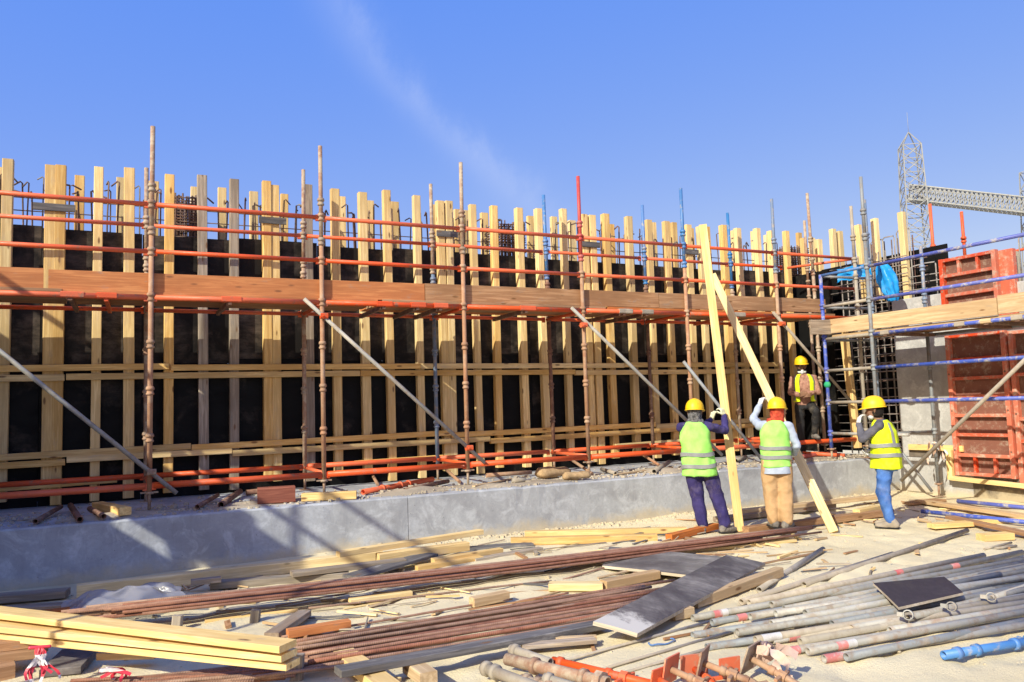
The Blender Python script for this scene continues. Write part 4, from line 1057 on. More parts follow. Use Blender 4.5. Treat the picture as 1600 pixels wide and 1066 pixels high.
# worker in jeans, side on, hand raised to the face
person('worker in bright yellow vest and blue jeans raising a white glove to his face', (9.1671, 7.3849, 0.0), ax((-0.45, 0.893)), dict(
    head=(0.0, 0.075, 1.545), neck=(0.0, 0.0, 1.42), chest=(0, -0.02, 1.16), pelvis=(0.0, -0.03, 0.88), head_yaw=0.15, head_pitch=-0.06,
    sh_l=(-0.18, 0.0, 1.345), el_l=(-0.21, 0.20, 1.17), wr_l=(-0.10, 0.26, 1.37), sh_r=(0.18, 0.0, 1.345), el_r=(0.2, 0.02, 1.07), wr_r=(0.08, 0.17, 1.0),
    aim_l=(0.3, -0.1, 0.95), palm_l=(0.6, -0.8, 0), aim_r=(-0.6, 0.5, -0.3), palm_r=(-0.3, -0.6, 0.7), grip=0.5,
    hip_l=(-0.09, -0.03, 0.86), kn_l=(-0.10, 0.01, 0.46), an_l=(-0.10, -0.06, 0.10), hip_r=(0.09, -0.03, 0.86), kn_r=(0.09, 0.07, 0.46), an_r=(0.09, 0.0, 0.10),
    toe_l=(-0.1, 1, 0), toe_r=(0.2, 1, 0)),
    dict(torso=[(0.85, 0, -0.03, 0.16, 0.12), (1.0, 0, -0.02, 0.165, 0.12), (1.2, 0, -0.02, 0.18, 0.125), (1.33, 0, -0.01, 0.18, 0.105), (1.42, 0, 0, 0.085, 0.07)],
         vest=[(0.775, 0, -0.03, 0.205, 0.20), (0.9, 0, -0.03, 0.20, 0.19), (1.1, 0, -0.02, 0.195, 0.168), (1.25, 0, -0.02, 0.192, 0.15), (1.35, 0, -0.01, 0.16, 0.12), (1.42, 0, 0, 0.08, 0.08)],
         hips=[(0.74, 0, -0.03, 0.165, 0.135), (0.86, 0, -0.03, 0.165, 0.135), (0.96, 0, -0.02, 0.155, 0.12)],
         shirt='greyshirt', trousers='denim', vest_mat='hivis_y', glove='glove', boot='shoe_tan', hair=True, mask=(-0.085, 0.045), bands=[(0.93, 0.0, 0.05), (1.06, 0.0, 0.05)],
         stripes=[(math.radians(-128), 1.1, 1.38, 0.13), (math.radians(-52), 1.1, 1.38, 0.13), (math.radians(125), 1.1, 1.37, 0.13)], leg=(0.103, 0.078, 0.062)), seed=9.0)

# worker leaning on the scaffold, facing the camera
w3 = (11.5639, 10.95, 0.8059)
person('worker in open vest and black trousers leaning among the scaffold poles with folded arms', (w3[0], w3[1], FT + 0.02), ax((-0.66, -0.75)), dict(
    head=(0.03, 0.03, 1.685), neck=(0.01, 0.0, 1.55), chest=(0, 0, 1.28), pelvis=(0.0, -0.05, 1.0), head_yaw=0.1, head_pitch=-0.02,
    sh_l=(-0.185, 0.0, 1.45), el_l=(-0.245, 0.06, 1.19), wr_l=(-0.03, 0.235, 1.17), sh_r=(0.185, 0.0, 1.45), el_r=(0.245, 0.06, 1.19), wr_r=(0.05, 0.235, 1.13),
    aim_l=(0.9, 0.3, -0.1), palm_l=(0, -0.9, -0.3), aim_r=(-0.9, 0.3, 0.1), palm_r=(0, -0.9, -0.3), grip=0.4,
    hip_l=(-0.09, -0.05, 0.96), kn_l=(-0.15, 0.33, 0.83), an_l=(-0.12, 0.20, 0.43), hip_r=(0.09, -0.05, 0.96), kn_r=(0.11, 0.03, 0.5), an_r=(0.08, 0.0, 0.1),
    toe_l=(-0.25, 1, 0), toe_r=(0.25, 1, 0), floor_l=0.325),
    dict(torso=[(0.95, 0, -0.04, 0.165, 0.115), (1.1, 0, -0.02, 0.165, 0.12), (1.3, 0, 0, 0.185, 0.125), (1.46, 0, 0, 0.18, 0.10), (1.55, 0, 0, 0.085, 0.07)],
         hips=[(0.88, 0, -0.05, 0.165, 0.125), (1.0, 0, -0.05, 0.165, 0.12), (1.1, 0, -0.03, 0.16, 0.115)],
         shirt='plaid', trousers='blacktrouser', glove='skin', boot='shoe', mask=(-0.105, 0.045), leg=(0.095, 0.07, 0.058)), face=True, seed=13.0)
# his open vest: two front panels and a back
pr = [o for o in bpy.data.objects if o.name.startswith('person') and o.parent is None][-1]
VV = [(1.02, 0, -0.02, 0.20, 0.15), (1.2, 0, -0.01, 0.195, 0.15), (1.38, 0, 0, 0.20, 0.15), (1.48, 0, 0, 0.175, 0.125), (1.54, 0, 0, 0.10, 0.09)]
for a, b_ in ((-3.45, 0.32 - 0.0),):
    pass
ve = ob('vest', g_join(g_loft(VV, 1.02, 1.53, 0.0, 14, 14, math.radians(8), math.radians(66), False), g_loft(VV, 1.02, 1.53, 0.0, 14, 14, math.radians(114), math.radians(172), False), g_loft(VV, 1.02, 1.53, 0.0, 20, 14, math.radians(188), math.radians(352), False)), 'hivis_y', WM[pr.name], pr)
for a in (28, 152):
    ob('reflective_stripe', g_loft(VV, 1.04, 1.51, 0.006, 4, 14, math.radians(a - 11), math.radians(a + 11), False), 'reflect', WM[pr.name], ve)
bpy.data.scenes.remove(bench)

# ================================================================== the two timbers being raised
tag(beam('raised_timber', (7.421, 8.2782, 0.0), (7.9733, 9.344, 4.4078), 0.118, 0.055, 'timber_pale', up=(-0.64, -0.76, 0)), 'long upright timber board held by the worker in navy', 'timber', 'timbers being raised')
tag(beam('raised_timber', (8.3105, 7.5187, 0.0), (8.7137, 10.0408, 3.7872), 0.118, 0.06, 'timber_pale', up=(-0.64, -0.70, 0.2)), 'long slanted timber board held by the worker in khaki trousers', 'timber', 'timbers being raised')

# ================================================================== rebar lying on the ground
def rebar(p, q, r, sag, label, group, wob=0.02, n=9, zs=None):
    p, q = Vector(p), Vector(q); L = (q - p).length
    a, b = R(0, 6), R(0, 6)
    pts = [(L * t / n, wob * math.sin(t * 0.7 + a) * L * 0.06 + sag * math.sin(math.pi * t / n), wob * 0.25 * math.sin(t * 0.9 + b)) for t in range(n + 1)]
    return tag(ob('rebar', g_path(pts, r, 7), 'rebar', frame(p, q)), label, 'rebar', group)
fa, fb = Vector((-0.3192, 7.5961, 0.1)), Vector((7.8214, 7.3858, 0.08))
mid_off = Vector((0, 0, 0))
for i in range(22):
    k = i % 8; lay = i // 8
    off = Vector((-0.36, 0.9, 0)).normalized() * (k * 0.042 - 0.14 + lay * 0.02 + R(-.008, .008))
    e0, e1 = R(-0.1, 0.6), R(-1.1, 0.05)
    d = (fb - fa).normalized()
    rebar(fa + off * 1.2 + d * e0 + Vector((0, 0, 0.03 + lay * 0.027 + R(0, .008))), fb + off * 0.85 + d * e1 + Vector((0, 0, lay * 0.026)), 0.0135, -0.10, 'long rusty rebar in the far bundle running along the sand to the workers', 'far rebar bundle', 0.012)
nl = [(1.1553, 6.0404, 0.06), (1.1343, 5.4616, 0.06)]; nr = [(4.5581, 6.1911, 0.05), (3.6628, 5.3909, 0.05)]
for i in range(17):
    t = i / 16
    p = Vector(nl[0]).lerp(Vector(nl[1]), t) + Vector((R(-.12, .05), 0, R(0, .03) + (0.03 if i % 3 == 0 else 0)))
    q = Vector(nr[0]).lerp(Vector(nr[1]), t ** 0.8) + Vector((R(-.1, .5), R(-.0, .1), R(0, .03)))
    rebar(p, q, R(0.0125, 0.0165), R(-.02, .02), 'rusty ribbed rebar in the near bundle that ends beside the yellow boards', 'near rebar bundle', 0.012)
for i in range(12):
    a, b_ = Vector((-0.5677, 6.0632, 0.03)), Vector((1.2615, 5.6155, 0.03))
    o = Vector((0.3, -0.9, 0)).normalized() * (i * 0.045 - 0.12)
    rebar(a + o + Vector((R(-.2, .4), 0, R(0.01, .05))), b_ + o * 0.7 + Vector((R(-.6, 0), 0, R(.01, .05))), 0.0135, 0, 'rusty rebar lying under the yellow boards', 'rebar under the beams', 0.012)
for p, q, lb in (((1.545, 7.305, 0.02), (3.8683, 7.0362, 0.02), 'single thin rusty bar on the sand between the two rebar bundles'), ((1.16, 6.4664, 0.03), (3.2141, 6.6003, 0.02), 'single rusty bar along the upper edge of the near bundle'), ((4.0054, 7.0462, 0.02), (5.3295, 7.355, 0.06), 'thin rusty bar under the left dark plywood strip'), ((3.1515, 6.4741, 0.02), (3.746, 6.5041, 0.02), 'short rusty bar on bare sand beside the near bundle'), ((5.2533, 5.9051, 0.05), (5.6326, 5.9245, 0.06), 'short rusty bar end beside the slanted plywood strip')):
    rebar(p, q, 0.010, 0.01, lb, None, 0.015)

# ================================================================== timbers and planks on the ground
def plank(px_a, px_b, w, h, mat, label, group=None, name='timber', roll=0.0, up=(0, 0, 1)):
    return tag(beam(name, px_a, px_b, w, h, mat, roll=roll, up=up), label, 'timber', group)
plank((-1.3295, 7.7221, 0.37), (0.942, 5.0436, 0.35), 0.16, 0.042, 'timber_yellow', 'uppermost of the three long yellow boards at the lower left', 'long yellow boards')
plank((-1.2895, 7.5044, 0.3), (0.9597, 5.0999, 0.28), 0.16, 0.042, 'timber_yellow', 'middle of the three long yellow boards at the lower left', 'long yellow boards')
plank((-1.2827, 7.474, 0.24), (0.9842, 5.1102, 0.22), 0.14, 0.042, 'timber_yellow', 'lowest of the three long yellow boards at the lower left', 'long yellow boards')
plank((-0.3315, 9.1173, 0.07), (2.7707, 9.1119, 0.07), 0.12, 0.13, 'timber_pale', 'long squared beam lying along the foot of the shaded footing')
plank((2.1606, 8.6984, 0.22), (4.0553, 9.1361, 0.22), 0.10, 0.06, 'timber_pale', 'pale timber propped on top of others against the lit footing')
plank((2.6174, 8.7536, 0.12), (3.745, 8.8598, 0.12), 0.12, 0.10, 'timber', 'short thick timber under the propped pale one by the footing')
plank((0.8868, 8.8356, 0.03), (2.2235, 8.4964, 0.03), 0.16, 0.07, 'timber_grey', 'grey weathered plank in shade in front of the long squared beam')
plank((1.6334, 8.5397, 0.1), (2.8543, 8.5312, 0.1), 0.14, 0.05, 'timber_grey', 'grey plank with a sunlit end beside the dark curled board')
plank((2.1423, 8.1125, 0.08), (3.2255, 8.7236, 0.1), 0.24, 0.03, 'timber_dark', 'dark curled board lying among timbers by the footing')
plank((3.1752, 8.511, 0.06), (4.092, 8.6564, 0.06), 0.09, 0.06, 'timber', 'short yellow offcut lying behind the far rebar bundle')
plank((3.6531, 8.4673, 0.02), (4.6195, 8.6476, 0.02), 0.10, 0.05, 'timber_grey', 'grey offcut behind the far rebar bundle near the yellow offcut')
plank((2.9375, 8.3938, 0.03), (3.7665, 8.5062, 0.03), 0.10, 0.05, 'timber', 'tan offcut touching the far rebar bundle')
plank((4.4621, 9.1487, 0.06), (6.1062, 8.3285, 0.05), 0.13, 0.09, 'timber', 'yellow timber lying flat in front of the lit footing')
plank((4.9108, 9.6319, 0.05), (6.7742, 8.5823, 0.05), 0.12, 0.07, 'timber_pale', 'pale board behind the yellow timber by the lit footing')
plank((3.5384, 9.1688, 0.03), (4.6653, 8.9834, 0.03), 0.2, 0.04, 'timber_dark', 'dark board lying flat left of the yellow timber')
plank((6.2255, 8.237, 0.05), (7.2443, 8.5479, 0.06), 0.10, 0.08, 'timber_orange', 'orange toned offcut by the boots of the worker in navy')
plank((7.7356, 9.0928, 0.04), (10.1538, 9.1895, 0.04), 0.16, 0.07, 'timber_grey', 'long grey plank behind the boots of both workers')
plank((8.1854, 9.1897, 0.1), (11.1507, 9.1003, 0.1), 0.14, 0.06, 'timber_tan', 'tan plank lying against the footing behind the khaki worker')
plank((7.3719, 8.113, 0.05), (9.4391, 8.0991, 0.05), 0.13, 0.08, 'timber_brown', 'brown beam on the sand behind the foot of the slanted timber')
plank((8.8903, 8.0624, 0.05), (10.0954, 8.0713, 0.05), 0.11, 0.09, 'timber_brown', 'brown timber continuing toward the worker in jeans')
plank((9.4504, 8.1265, 0.1), (10.0547, 8.252, 0.1), 0.11, 0.07, 'timber_yellow', 'small yellow block on planks left of the jeans worker')
plank((5.7265, 7.5532, 0.03), (7.3681, 7.3379, 0.03), 0.24, 0.03, 'timber_pale', 'wide pale board half buried in sand in front of the rebar bundle')
plank((3.674, 6.7364, 0.05), (4.0897, 6.4501, 0.05), 0.13, 0.07, 'timber_pale', 'pale block lying on sand left of the dark plywood strips')
plank((4.0992, 6.453, 0.06), (4.7862, 6.5556, 0.06), 0.10, 0.08, 'timber_tan', 'tan offcut with nails beside the pale block')
plank((2.8104, 6.5816, 0.05), (3.1836, 6.6412, 0.05), 0.09, 0.08, 'timber_tan', 'small tan block with nails near the middle of the sand')
plank((1.922, 7.3354, 0.03), (2.5079, 7.3262, 0.03), 0.10, 0.04, 'timber_pale', 'pale strip of wood on sand between the rebar bundles')
plank((1.0969, 6.5477, 0.03), (1.4647, 7.0812, 0.04), 0.12, 0.05, 'timber_grey', 'grey board sloping away beside the end of the yellow boards')
plank((1.2053, 6.4751, 0.05), (1.7001, 6.4984, 0.05), 0.09, 0.06, 'timber_orange', 'orange toned strip with nails right of the yellow board ends')
plank((1.2571, 5.1009, 0.13), (3.3834, 5.3304, 0.06), 0.13, 0.045, 'timber_dark', 'long dark grey plank lying along the lower edge of the near rebar bundle')
plank((1.4425, 5.6822, 0.06), (1.5055, 4.7908, 0.06), 0.15, 0.06, 'timber_pale', 'pale board crossing under the long dark plank')
plank((1.7757, 5.2182, 0.05), (1.7899, 4.9156, 0.05), 0.12, 0.08, 'timber_tan', 'tan block under the middle of the long dark plank')
plank((1.7263, 5.4792, 0.04), (1.8865, 5.5652, 0.04), 0.10, 0.05, 'timber_tan', 'small tan offcut between near bundle and long dark plank')
plank((2.5952, 5.1974, 0.05), (3.1159, 5.0463, 0.05), 0.09, 0.03, 'timber_grey', 'thin grey lath on sand below the long dark plank')
plank((2.8822, 5.2154, 0.05), (3.1578, 5.095, 0.05), 0.05, 0.03, 'timber_tan', 'thin tan lath beside the slanted plywood strip')
plank((4.3571, 5.4656, 0.06), (5.6875, 5.8272, 0.1), 0.085, 0.085, 'timber_tan', 'tan squared timber running beside the slanted plywood strip')
plank((3.9691, 5.2573, 0.06), (4.1685, 5.2665, 0.06), 0.08, 0.08, 'timber_tan', 'short tan block poking out under the slanted plywood strip')
plank((-0.6779, 8.1178, 0.1), (-0.2033, 8.0849, 0.1), 0.10, 0.05, 'timber_orange', 'orange toned plank end behind the yellow boards')
plank((-1.3139, 9.3846, 0.05), (-0.413, 9.2131, 0.05), 0.2, 0.07, 'timber_grey', 'grey plank lying in deep shade at the left edge')
plank((-1.2402, 8.8736, 0.04), (-0.2582, 8.5786, 0.04), 0.16, 0.05, 'timber_grey', 'second grey plank in shade in front of the first at the left edge')
plank((0.6835, 8.7291, 0.1), (0.9658, 8.7107, 0.1), 0.10, 0.05, 'timber_grey', 'small grey offcut beside the crumpled plastic sheet')
plank((11.4327, 8.6075, 0.05), (10.9728, 6.3664, 0.05), 0.16, 0.05, 'timber_tan', 'tan plank lying between the two blue tubes at the right')
plank((10.3122, 7.3078, 0.04), (9.6202, 5.5999, 0.04), 0.14, 0.04, 'timber_brown', 'dark brown board below the blue tubes at the right edge')
plank((11.1736, 8.6187, 0.03), (11.9456, 8.5988, 0.03), 0.2, 0.04, 'timber_brown', 'brown board lying at the foot of the blue scaffold')
plank((9.5035, 7.0046, 0.03), (10.0517, 6.849, 0.03), 0.16, 0.06, 'timber_yellow', 'yellow offcut on sand right of the jeans worker')
plank((9.1744, 6.129, 0.03), (9.5507, 6.0128, 0.03), 0.15, 0.08, 'timber_yellow', 'thick yellow block near the right edge of the sand')
plank((10.3, 6.882, 0.02), (10.9289, 6.6722, 0.02), 0.12, 0.05, 'timber_yellow', 'yellow strip lying beside the dark brown board')
for u, v, lb in ((275, 975, 'small pale upright block carrying the far rebar bundle behind the beams'), (398, 966, 'small pale upright block carrying the far bundle at its middle'), (463, 1060, 'grey upright block at the front of the beam ends')):
    pass
for b_, lb in (((0.4666, 7.3435, 0.0), 'small pale block standing under the far rebar bundle left of the other'), ((1.0642, 7.162, 0.0), 'small pale block standing under the far rebar bundle right of the other'), ((1.0787, 5.4771, 0.0), 'grey block standing at the right ends of the yellow boards')):
    b_ = Vector(b_)
    tag(beam('timber_block', b_, b_ + Vector((0.01, 0, 0.105 if 'grey' not in lb else 0.17)), 0.075, 0.06, 'timber_grey', up=(-0.4, -0.9, 0)), lb, 'block')

# scattered small offcuts
for i in range(130):
    u = R(0, 1)
    x, y = R(0.2, 11.5), R(4.4, 9.7)
    if x > 4.5 and y < 5.5: y += 2.5
    a = R(0, math.pi); L = R(0.08, 0.42)
    z = float(ground_z(x, y)) + 0.016
    p = Vector((x, y, z)); q = p + Vector((math.cos(a) * L, math.sin(a) * L, R(-0.01, 0.02)))
    tag(beam('wood_scrap', p, q, R(0.008, 0.05), R(0.006, 0.025), random.choice(['timber_tan', 'timber_grey', 'timber_pale', 'timber_brown']), roll=R(-.3, .3)), 'small wood scrap lying loose on the sand', 'wood scrap', 'loose wood scraps')

for i in range(95):
    x, y = R(0.6, 6.6), R(5.6, 9.6)
    a = 0.25 + random.gauss(0, 0.5); L = R(0.12, 0.9)
    z = float(ground_z(x, y)) + 0.012
    p = Vector((x, y, z)); q = p + Vector((math.cos(a) * L, -math.sin(a) * L * 0.6, R(-0.005, 0.03)))
    tag(beam('wood_splinter', p, q, R(0.008, 0.035), R(0.005, 0.016), random.choice(['timber_tan', 'timber_grey', 'timber_pale', 'timber_brown', 'timber_dark']), roll=R(-.4, .4)), 'thin splintered lath lying on the sand among the rebar', 'wood scrap', 'thin laths among the rebar')

# ================================================================== plywood strips
def sheet(corners, th, mat, label, name='plywood_strip'):
    c = [Vector(p) for p in corners]; m = sum(c, Vector()) / 4
    n = (c[1] - c[0]).cross(c[3] - c[0]).normalized()
    if n.z < 0: n = -n; c = [c[0], c[3], c[2], c[1]]
    k = 10
    x = (c[1] - c[0]).normalized(); M = frame(c[0], c[1], n)
    Mi = M.inverted(); l = [Mi @ p for p in c]
    v, f = [], []
    for s in (0, 1):
        for j in range(k + 1):
            for i in range(k + 1):
                a, b = i / k, j / k
                p = (l[0] * (1 - a) + l[1] * a) * (1 - b) + (l[3] * (1 - a) + l[2] * a) * b
                p.z += 0.004 * math.sin(a * 3.1) - th * s
                v.append(tuple(p))
    N = (k + 1) * (k + 1)
    for j in range(k):
        for i in range(k):
            q = (j * (k + 1) + i, j * (k + 1) + i + 1, (j + 1) * (k + 1) + i + 1, (j + 1) * (k + 1) + i)
            f.append(q); f.append(tuple(t + N for t in q[::-1]))
    ring = [i for i in range(k)] + [(j * (k + 1) + k) for j in range(k)] + [k * (k + 1) + i for i in range(k, 0, -1)] + [j * (k + 1) for j in range(k, 0, -1)]
    ne = len(f)
    for a, b in zip(ring, ring[1:] + ring[:1]): f.append((b, a, a + N, b + N))
    o = ob(name, (v, f, [False] * len(f)), [mat, 'ply_edge'], M)
    o.data.polygons.foreach_set('material_index', [0] * ne + [1] * (len(f) - ne))
    return tag(o, label, 'plywood')
sheet([(4.5723, 7.2077, 0.06), (4.9133, 6.2196, 0.09), (5.7523, 6.6909, 0.1), (5.1275, 7.915, 0.1)], 0.028, 'ply_grey', 'dark dusty plywood strip lying crosswise on sand behind the slanted one')
sheet([(3.1304, 5.0862, 0.17), (3.3614, 4.8666, 0.1), (5.7562, 6.0805, 0.13), (5.4602, 6.3022, 0.21)], 0.03, 'ply_end', 'long dark plywood strip with a whitened near end lying slanted over rebar')
sheet([(5.8058, 4.8686, 0.15), (5.2952, 4.2245, 0.15), (6.0929, 4.251, 0.15), (6.4922, 4.6976, 0.15)], 0.02, 'ply_clean', 'small clean dark plywood piece lying on the pile of grey tubes', 'plywood_piece')

# ================================================================== pile of scaffold tubes
tube_band = {}
def stube(p, q, mat, label, group='grey tubes piled at lower right', r=0.0275, bands=(), name='scaffold_tube'):
    o = pipe(name, p, q, r, mat, None, 14, True)
    tag(o, label, 'tube', group)
    for t, w, m in bands:
        ob('paint_band', g_lathe([(t, r + 0.0015), (t + w, r + 0.0015)], 14), m, WM[o.name], o)
    return o
LBT = 'grey galvanised scaffold tube among the pile on the sand at lower right'
for p, q, m, lb, bands in (
    ((4.7764, 5.3594, 0.03), (7.5314, 6.0343, 0.03), 'galv_dusty', 'dusty tube lying at the back edge of the tube pile', ()),
    ((5.1793, 5.57, 0.04), (7.1023, 6.5933, 0.05), 'galv_dusty', 'short dusty tube sticking out behind the tube pile', ()),
    ((5.681, 5.5257, 0.03), (9.5185, 6.5265, 0.03), 'galv_dusty', 'long dusty tube reaching farthest from the pile toward the jeans worker', ()),
    ((4.758, 5.246, 0.05), (8.102, 5.3932, 0.05), 'galv_dusty', 'grey tube with a pink band near its far end at the back of the pile', ((1.9, 0.1, 'pinkband'),)),
    ((4.8633, 5.0982, 0.05), (8.5632, 5.2764, 0.05), 'galv', 'grey tube with a pink band close to the right edge of the picture', ((2.45, 0.12, 'pinkband'),)),
    ):
    stube(p, q, m, lb, None, 0.028, bands)
rows = [  # near end, far end, bands
    ((4.1138, 5.1858, 0.03), (8.7219, 5.0262, 0.05), ((0.20, 0.08, 'pinkband'), (0.28, 0.06, 'whiteband'))),
    ((4.1534, 5.0039, 0.03), (8.4437, 4.81, 0.05), ((0.24, 0.09, 'pinkband'),)),
    ((4.4333, 4.8823, 0.06), (8.0546, 4.5924, 0.08), ()),
    ((4.6074, 4.7873, 0.08), (7.729, 4.3834, 0.1), ()),
    ((3.8119, 4.815, 0.03), (7.6436, 4.3957, 0.04), ()),
    ((4.0857, 4.6575, 0.03), (6.9336, 4.5015, 0.07), ()),
    ((4.042, 4.5927, 0.07), (7.2901, 4.1697, 0.08), ()),
    ((4.7771, 4.6507, 0.09), (7.1069, 4.5957, 0.11), ()),
    ((3.7063, 4.5332, 0.03), (7.1601, 4.1012, 0.04), ()),
    ((4.0403, 4.4107, 0.06), (7.0993, 4.0399, 0.07), ((0.05, 0.16, 'whiteband'),)),
    ((4.185, 4.4006, 0.04), (6.9853, 3.979, 0.05), ((0.0, 0.12, 'whiteband'), (0.13, 0.09, 'pinkband'))),
    ((3.9785, 4.191, 0.03), (6.7763, 3.8659, 0.03), ((0.12, 0.1, 'pinkband'),)),
    ((4.1939, 4.0809, 0.04), (6.7767, 3.8406, 0.05), ((0.24, 0.09, 'pinkband'), (0.33, 0.08, 'whiteband'))),
    ((4.842, 4.278, 0.05), (7.2767, 4.1127, 0.06), ()),
    ((4.933, 4.266, 0.03), (7.1121, 4.0244, 0.04), ()),
    ((5.3441, 4.1921, 0.07), (7.4835, 4.223, 0.09), ()),
    ((5.8432, 4.1993, 0.07), (7.6373, 4.307, 0.09), ()),
    ((6.336, 4.1874, 0.08), (7.7724, 4.3527, 0.1), ()),
    ((4.1815, 3.9344, 0.03), (6.4543, 3.6663, 0.03), ((0.0, 0.15, 'pinkband'), (0.62, 0.09, 'pinkband'), (0.71, 0.08, 'whiteband'))),
    ((4.3081, 3.8631, 0.04), (6.571, 3.7199, 0.04), ()),
    ((4.3982, 4.622, 0.07), (7.9365, 4.4703, 0.09), ()),
    ((5.0073, 4.6626, 0.06), (8.3261, 4.6738, 0.06), ()), ((5.3891, 4.7459, 0.05), (8.6426, 4.8288, 0.05), ()), ((4.7644, 4.3826, 0.07), (7.588, 4.2703, 0.08), ()), ((5.0856, 4.147, 0.03), (6.9887, 3.9482, 0.03), ()), ((4.3392, 4.2882, 0.03), (7.229, 4.079, 0.03), ()), ((5.8633, 4.8209, 0.05), (8.8268, 4.9295, 0.04), ()), ((4.8436, 4.9375, 0.05), (8.039, 4.9434, 0.05), ()),
    ((4.595, 4.6086, 0.03), (7.8317, 4.4282, 0.04), ()),
]
for p, q, bands in rows:
    stube(p, q, random.choice(['galv', 'galv', 'galv', 'galv_b', 'galv_dusty']), LBT if not bands else 'grey scaffold tube with painted bands among the pile at lower right', 'grey tubes piled at lower right' if not bands else 'banded tubes in the pile', 0.0275, bands)
# couplers showing as rings on the pile
for c, lb in (((5.2637, 4.1217, 0.12), 'a'), ((5.6964, 4.0767, 0.13), 'b'), ((6.2036, 4.0986, 0.13), 'c')):
    tag(ob('tube_coupler', g_join(g_lathe([(-0.02, 0.03), (-0.02, 0.038), (0.02, 0.038), (0.02, 0.03), (-0.02, 0.03)], 14), g_x(g_box(0.03, 0.05, 0.03), Matrix.Translation((-0.015, 0.05, 0)))), 'galv', Matrix.Translation(Vector(c)) @ Matrix.Rotation(R(0.3, 0.7), 4, 'Z') @ Matrix.Rotation(0.2, 4, 'Y')), 'small ring shaped steel coupler lying on the grey tube pile', 'coupler', 'couplers on the tube pile')
# thin conduits
for p, q, lb in (((2.6977, 4.848, 0.015), (4.3297, 5.0895, 0.02), 'thin dusty rod on the sand just below the slanted plywood'), ((2.8644, 4.5738, 0.015), (4.1889, 4.7726, 0.02), 'thin dusty rod in the middle of three parallel ones'), ((2.8665, 4.4268, 0.015), (4.2792, 4.614, 0.02), 'thin dusty rod nearest the orange base plates')):
    tag(pipe('thin_rod', p, q, 0.012, 'galv_dusty', None, 8), lb, 'rod', 'three thin rods')
tag(ob('blue_strap', g_path([Vector((0.11 * math.cos(a), 0.05 * math.sin(a), 0.004 * math.sin(5 * a))) for a in [2.6 + k * 0.25 for k in range(19)]], 0.006, 5), 'skyblue', Matrix.Translation(Vector((3.5489, 4.8364, 0.02)))), 'small loop of pale blue strap on the sand', 'strap')
# blue tubes lying right
for p, q, lb in (((10.4651, 7.8496, 0.05), (10.5709, 5.9861, 0.05), 'blue tube lying on rubble right of the jeans worker'), ((11.914, 8.2914, 0.04), (11.9119, 6.7283, 0.04), 'blue tube lying at the foot of the steel form on the right')):
    stube(p, q, 'blue', lb, None, 0.03)
for p, q, lb in (((8.5846, 5.7013, 0.02), (9.1724, 5.7665, 0.02), 'short grey rod on the sand near the right edge'), ((8.7082, 5.658, 0.02), (9.0253, 5.6194, 0.02), 'second short grey rod on the sand beside the first')):
    tag(pipe('short_rod', p, q, 0.014, 'galv_dusty', None, 8), lb, 'rod')

# ================================================================== screw jacks and base plates in the foreground
def jack(p, q, mat, label, r=0.034, rings=(0.1, 0.35, 0.75), plate=None, group='screw jacks heaped in the foreground', nut=True):
    p, q = Vector(p), Vector(q); L = (q - p).length
    j = tag(ob('screw_jack', None, M=frame(p, q)), label, 'screw jack', group)
    M = WM[j.name]
    ob('tube', g_tube(L, r, 14, True), mat, M, j)
    for t in rings:
        ob('collar', g_lathe([(L * t - 0.018, r), (L * t - 0.016, r * 1.38), (L * t + 0.016, r * 1.38), (L * t + 0.02, r)], 14), mat, M, j)
    if nut:
        t = L * (rings[-1] + 0.12)
        ob('wing_nut', g_join(g_lathe([(t, r), (t, r * 1.6), (t + 0.05, r * 1.6), (t + 0.05, r)], 8, False), g_bar((t + 0.025, -0.1, 0), (t + 0.025, 0.1, 0), 0.02)), mat, M, j)
    if plate:
        s, m = plate
        ob('base_plate', g_x(g_box(0.01, s, s, 0.001), Matrix.Translation((-0.006, 0, 0))), m, M, j)
        for a in (-1, 1):
            for b in (-1, 1):
                ob('bolt_hole', g_x(g_tube(0.004, 0.011, 8), Matrix.Translation((-0.011, a * s * 0.36, b * s * 0.36))), 'whiteband', M, j)
    return j
jack((2.4736, 5.1245, 0.07), (2.5901, 4.7681, 0.05), 'galv_dusty', 'grey jack tube with a rust ring at the far end of the heap', 0.032, (0.12,), nut=False)
jack((2.366, 4.9659, 0.06), (2.6673, 4.1932, 0.07), 'rust', 'thick rust brown screw jack lying uppermost in the heap', 0.04, (0.3, 0.78))
jack((2.172, 4.9237, 0.05), (2.3194, 4.2985, 0.05), 'galv_dusty', 'pale grey brown jack tube at the left of the heap', 0.036, (0.06, 0.2), nut=False)
jack((2.6459, 4.8336, 0.04), (2.952, 4.0691, 0.04), 'orange', 'orange painted jack lying behind the rust brown one', 0.026, (0.08, 0.55))
jack((2.281, 4.5828, 0.05), (2.4284, 4.1342, 0.05), 'rust', 'rusty jack collar cluster at the bottom edge', 0.034, (0.1, 0.3, 0.5))
jack((2.3544, 4.4229, 0.09), (2.5349, 4.1291, 0.05), 'galv_dusty', 'pale jack tube crossing at the bottom edge', 0.032, (0.1,), nut=False)
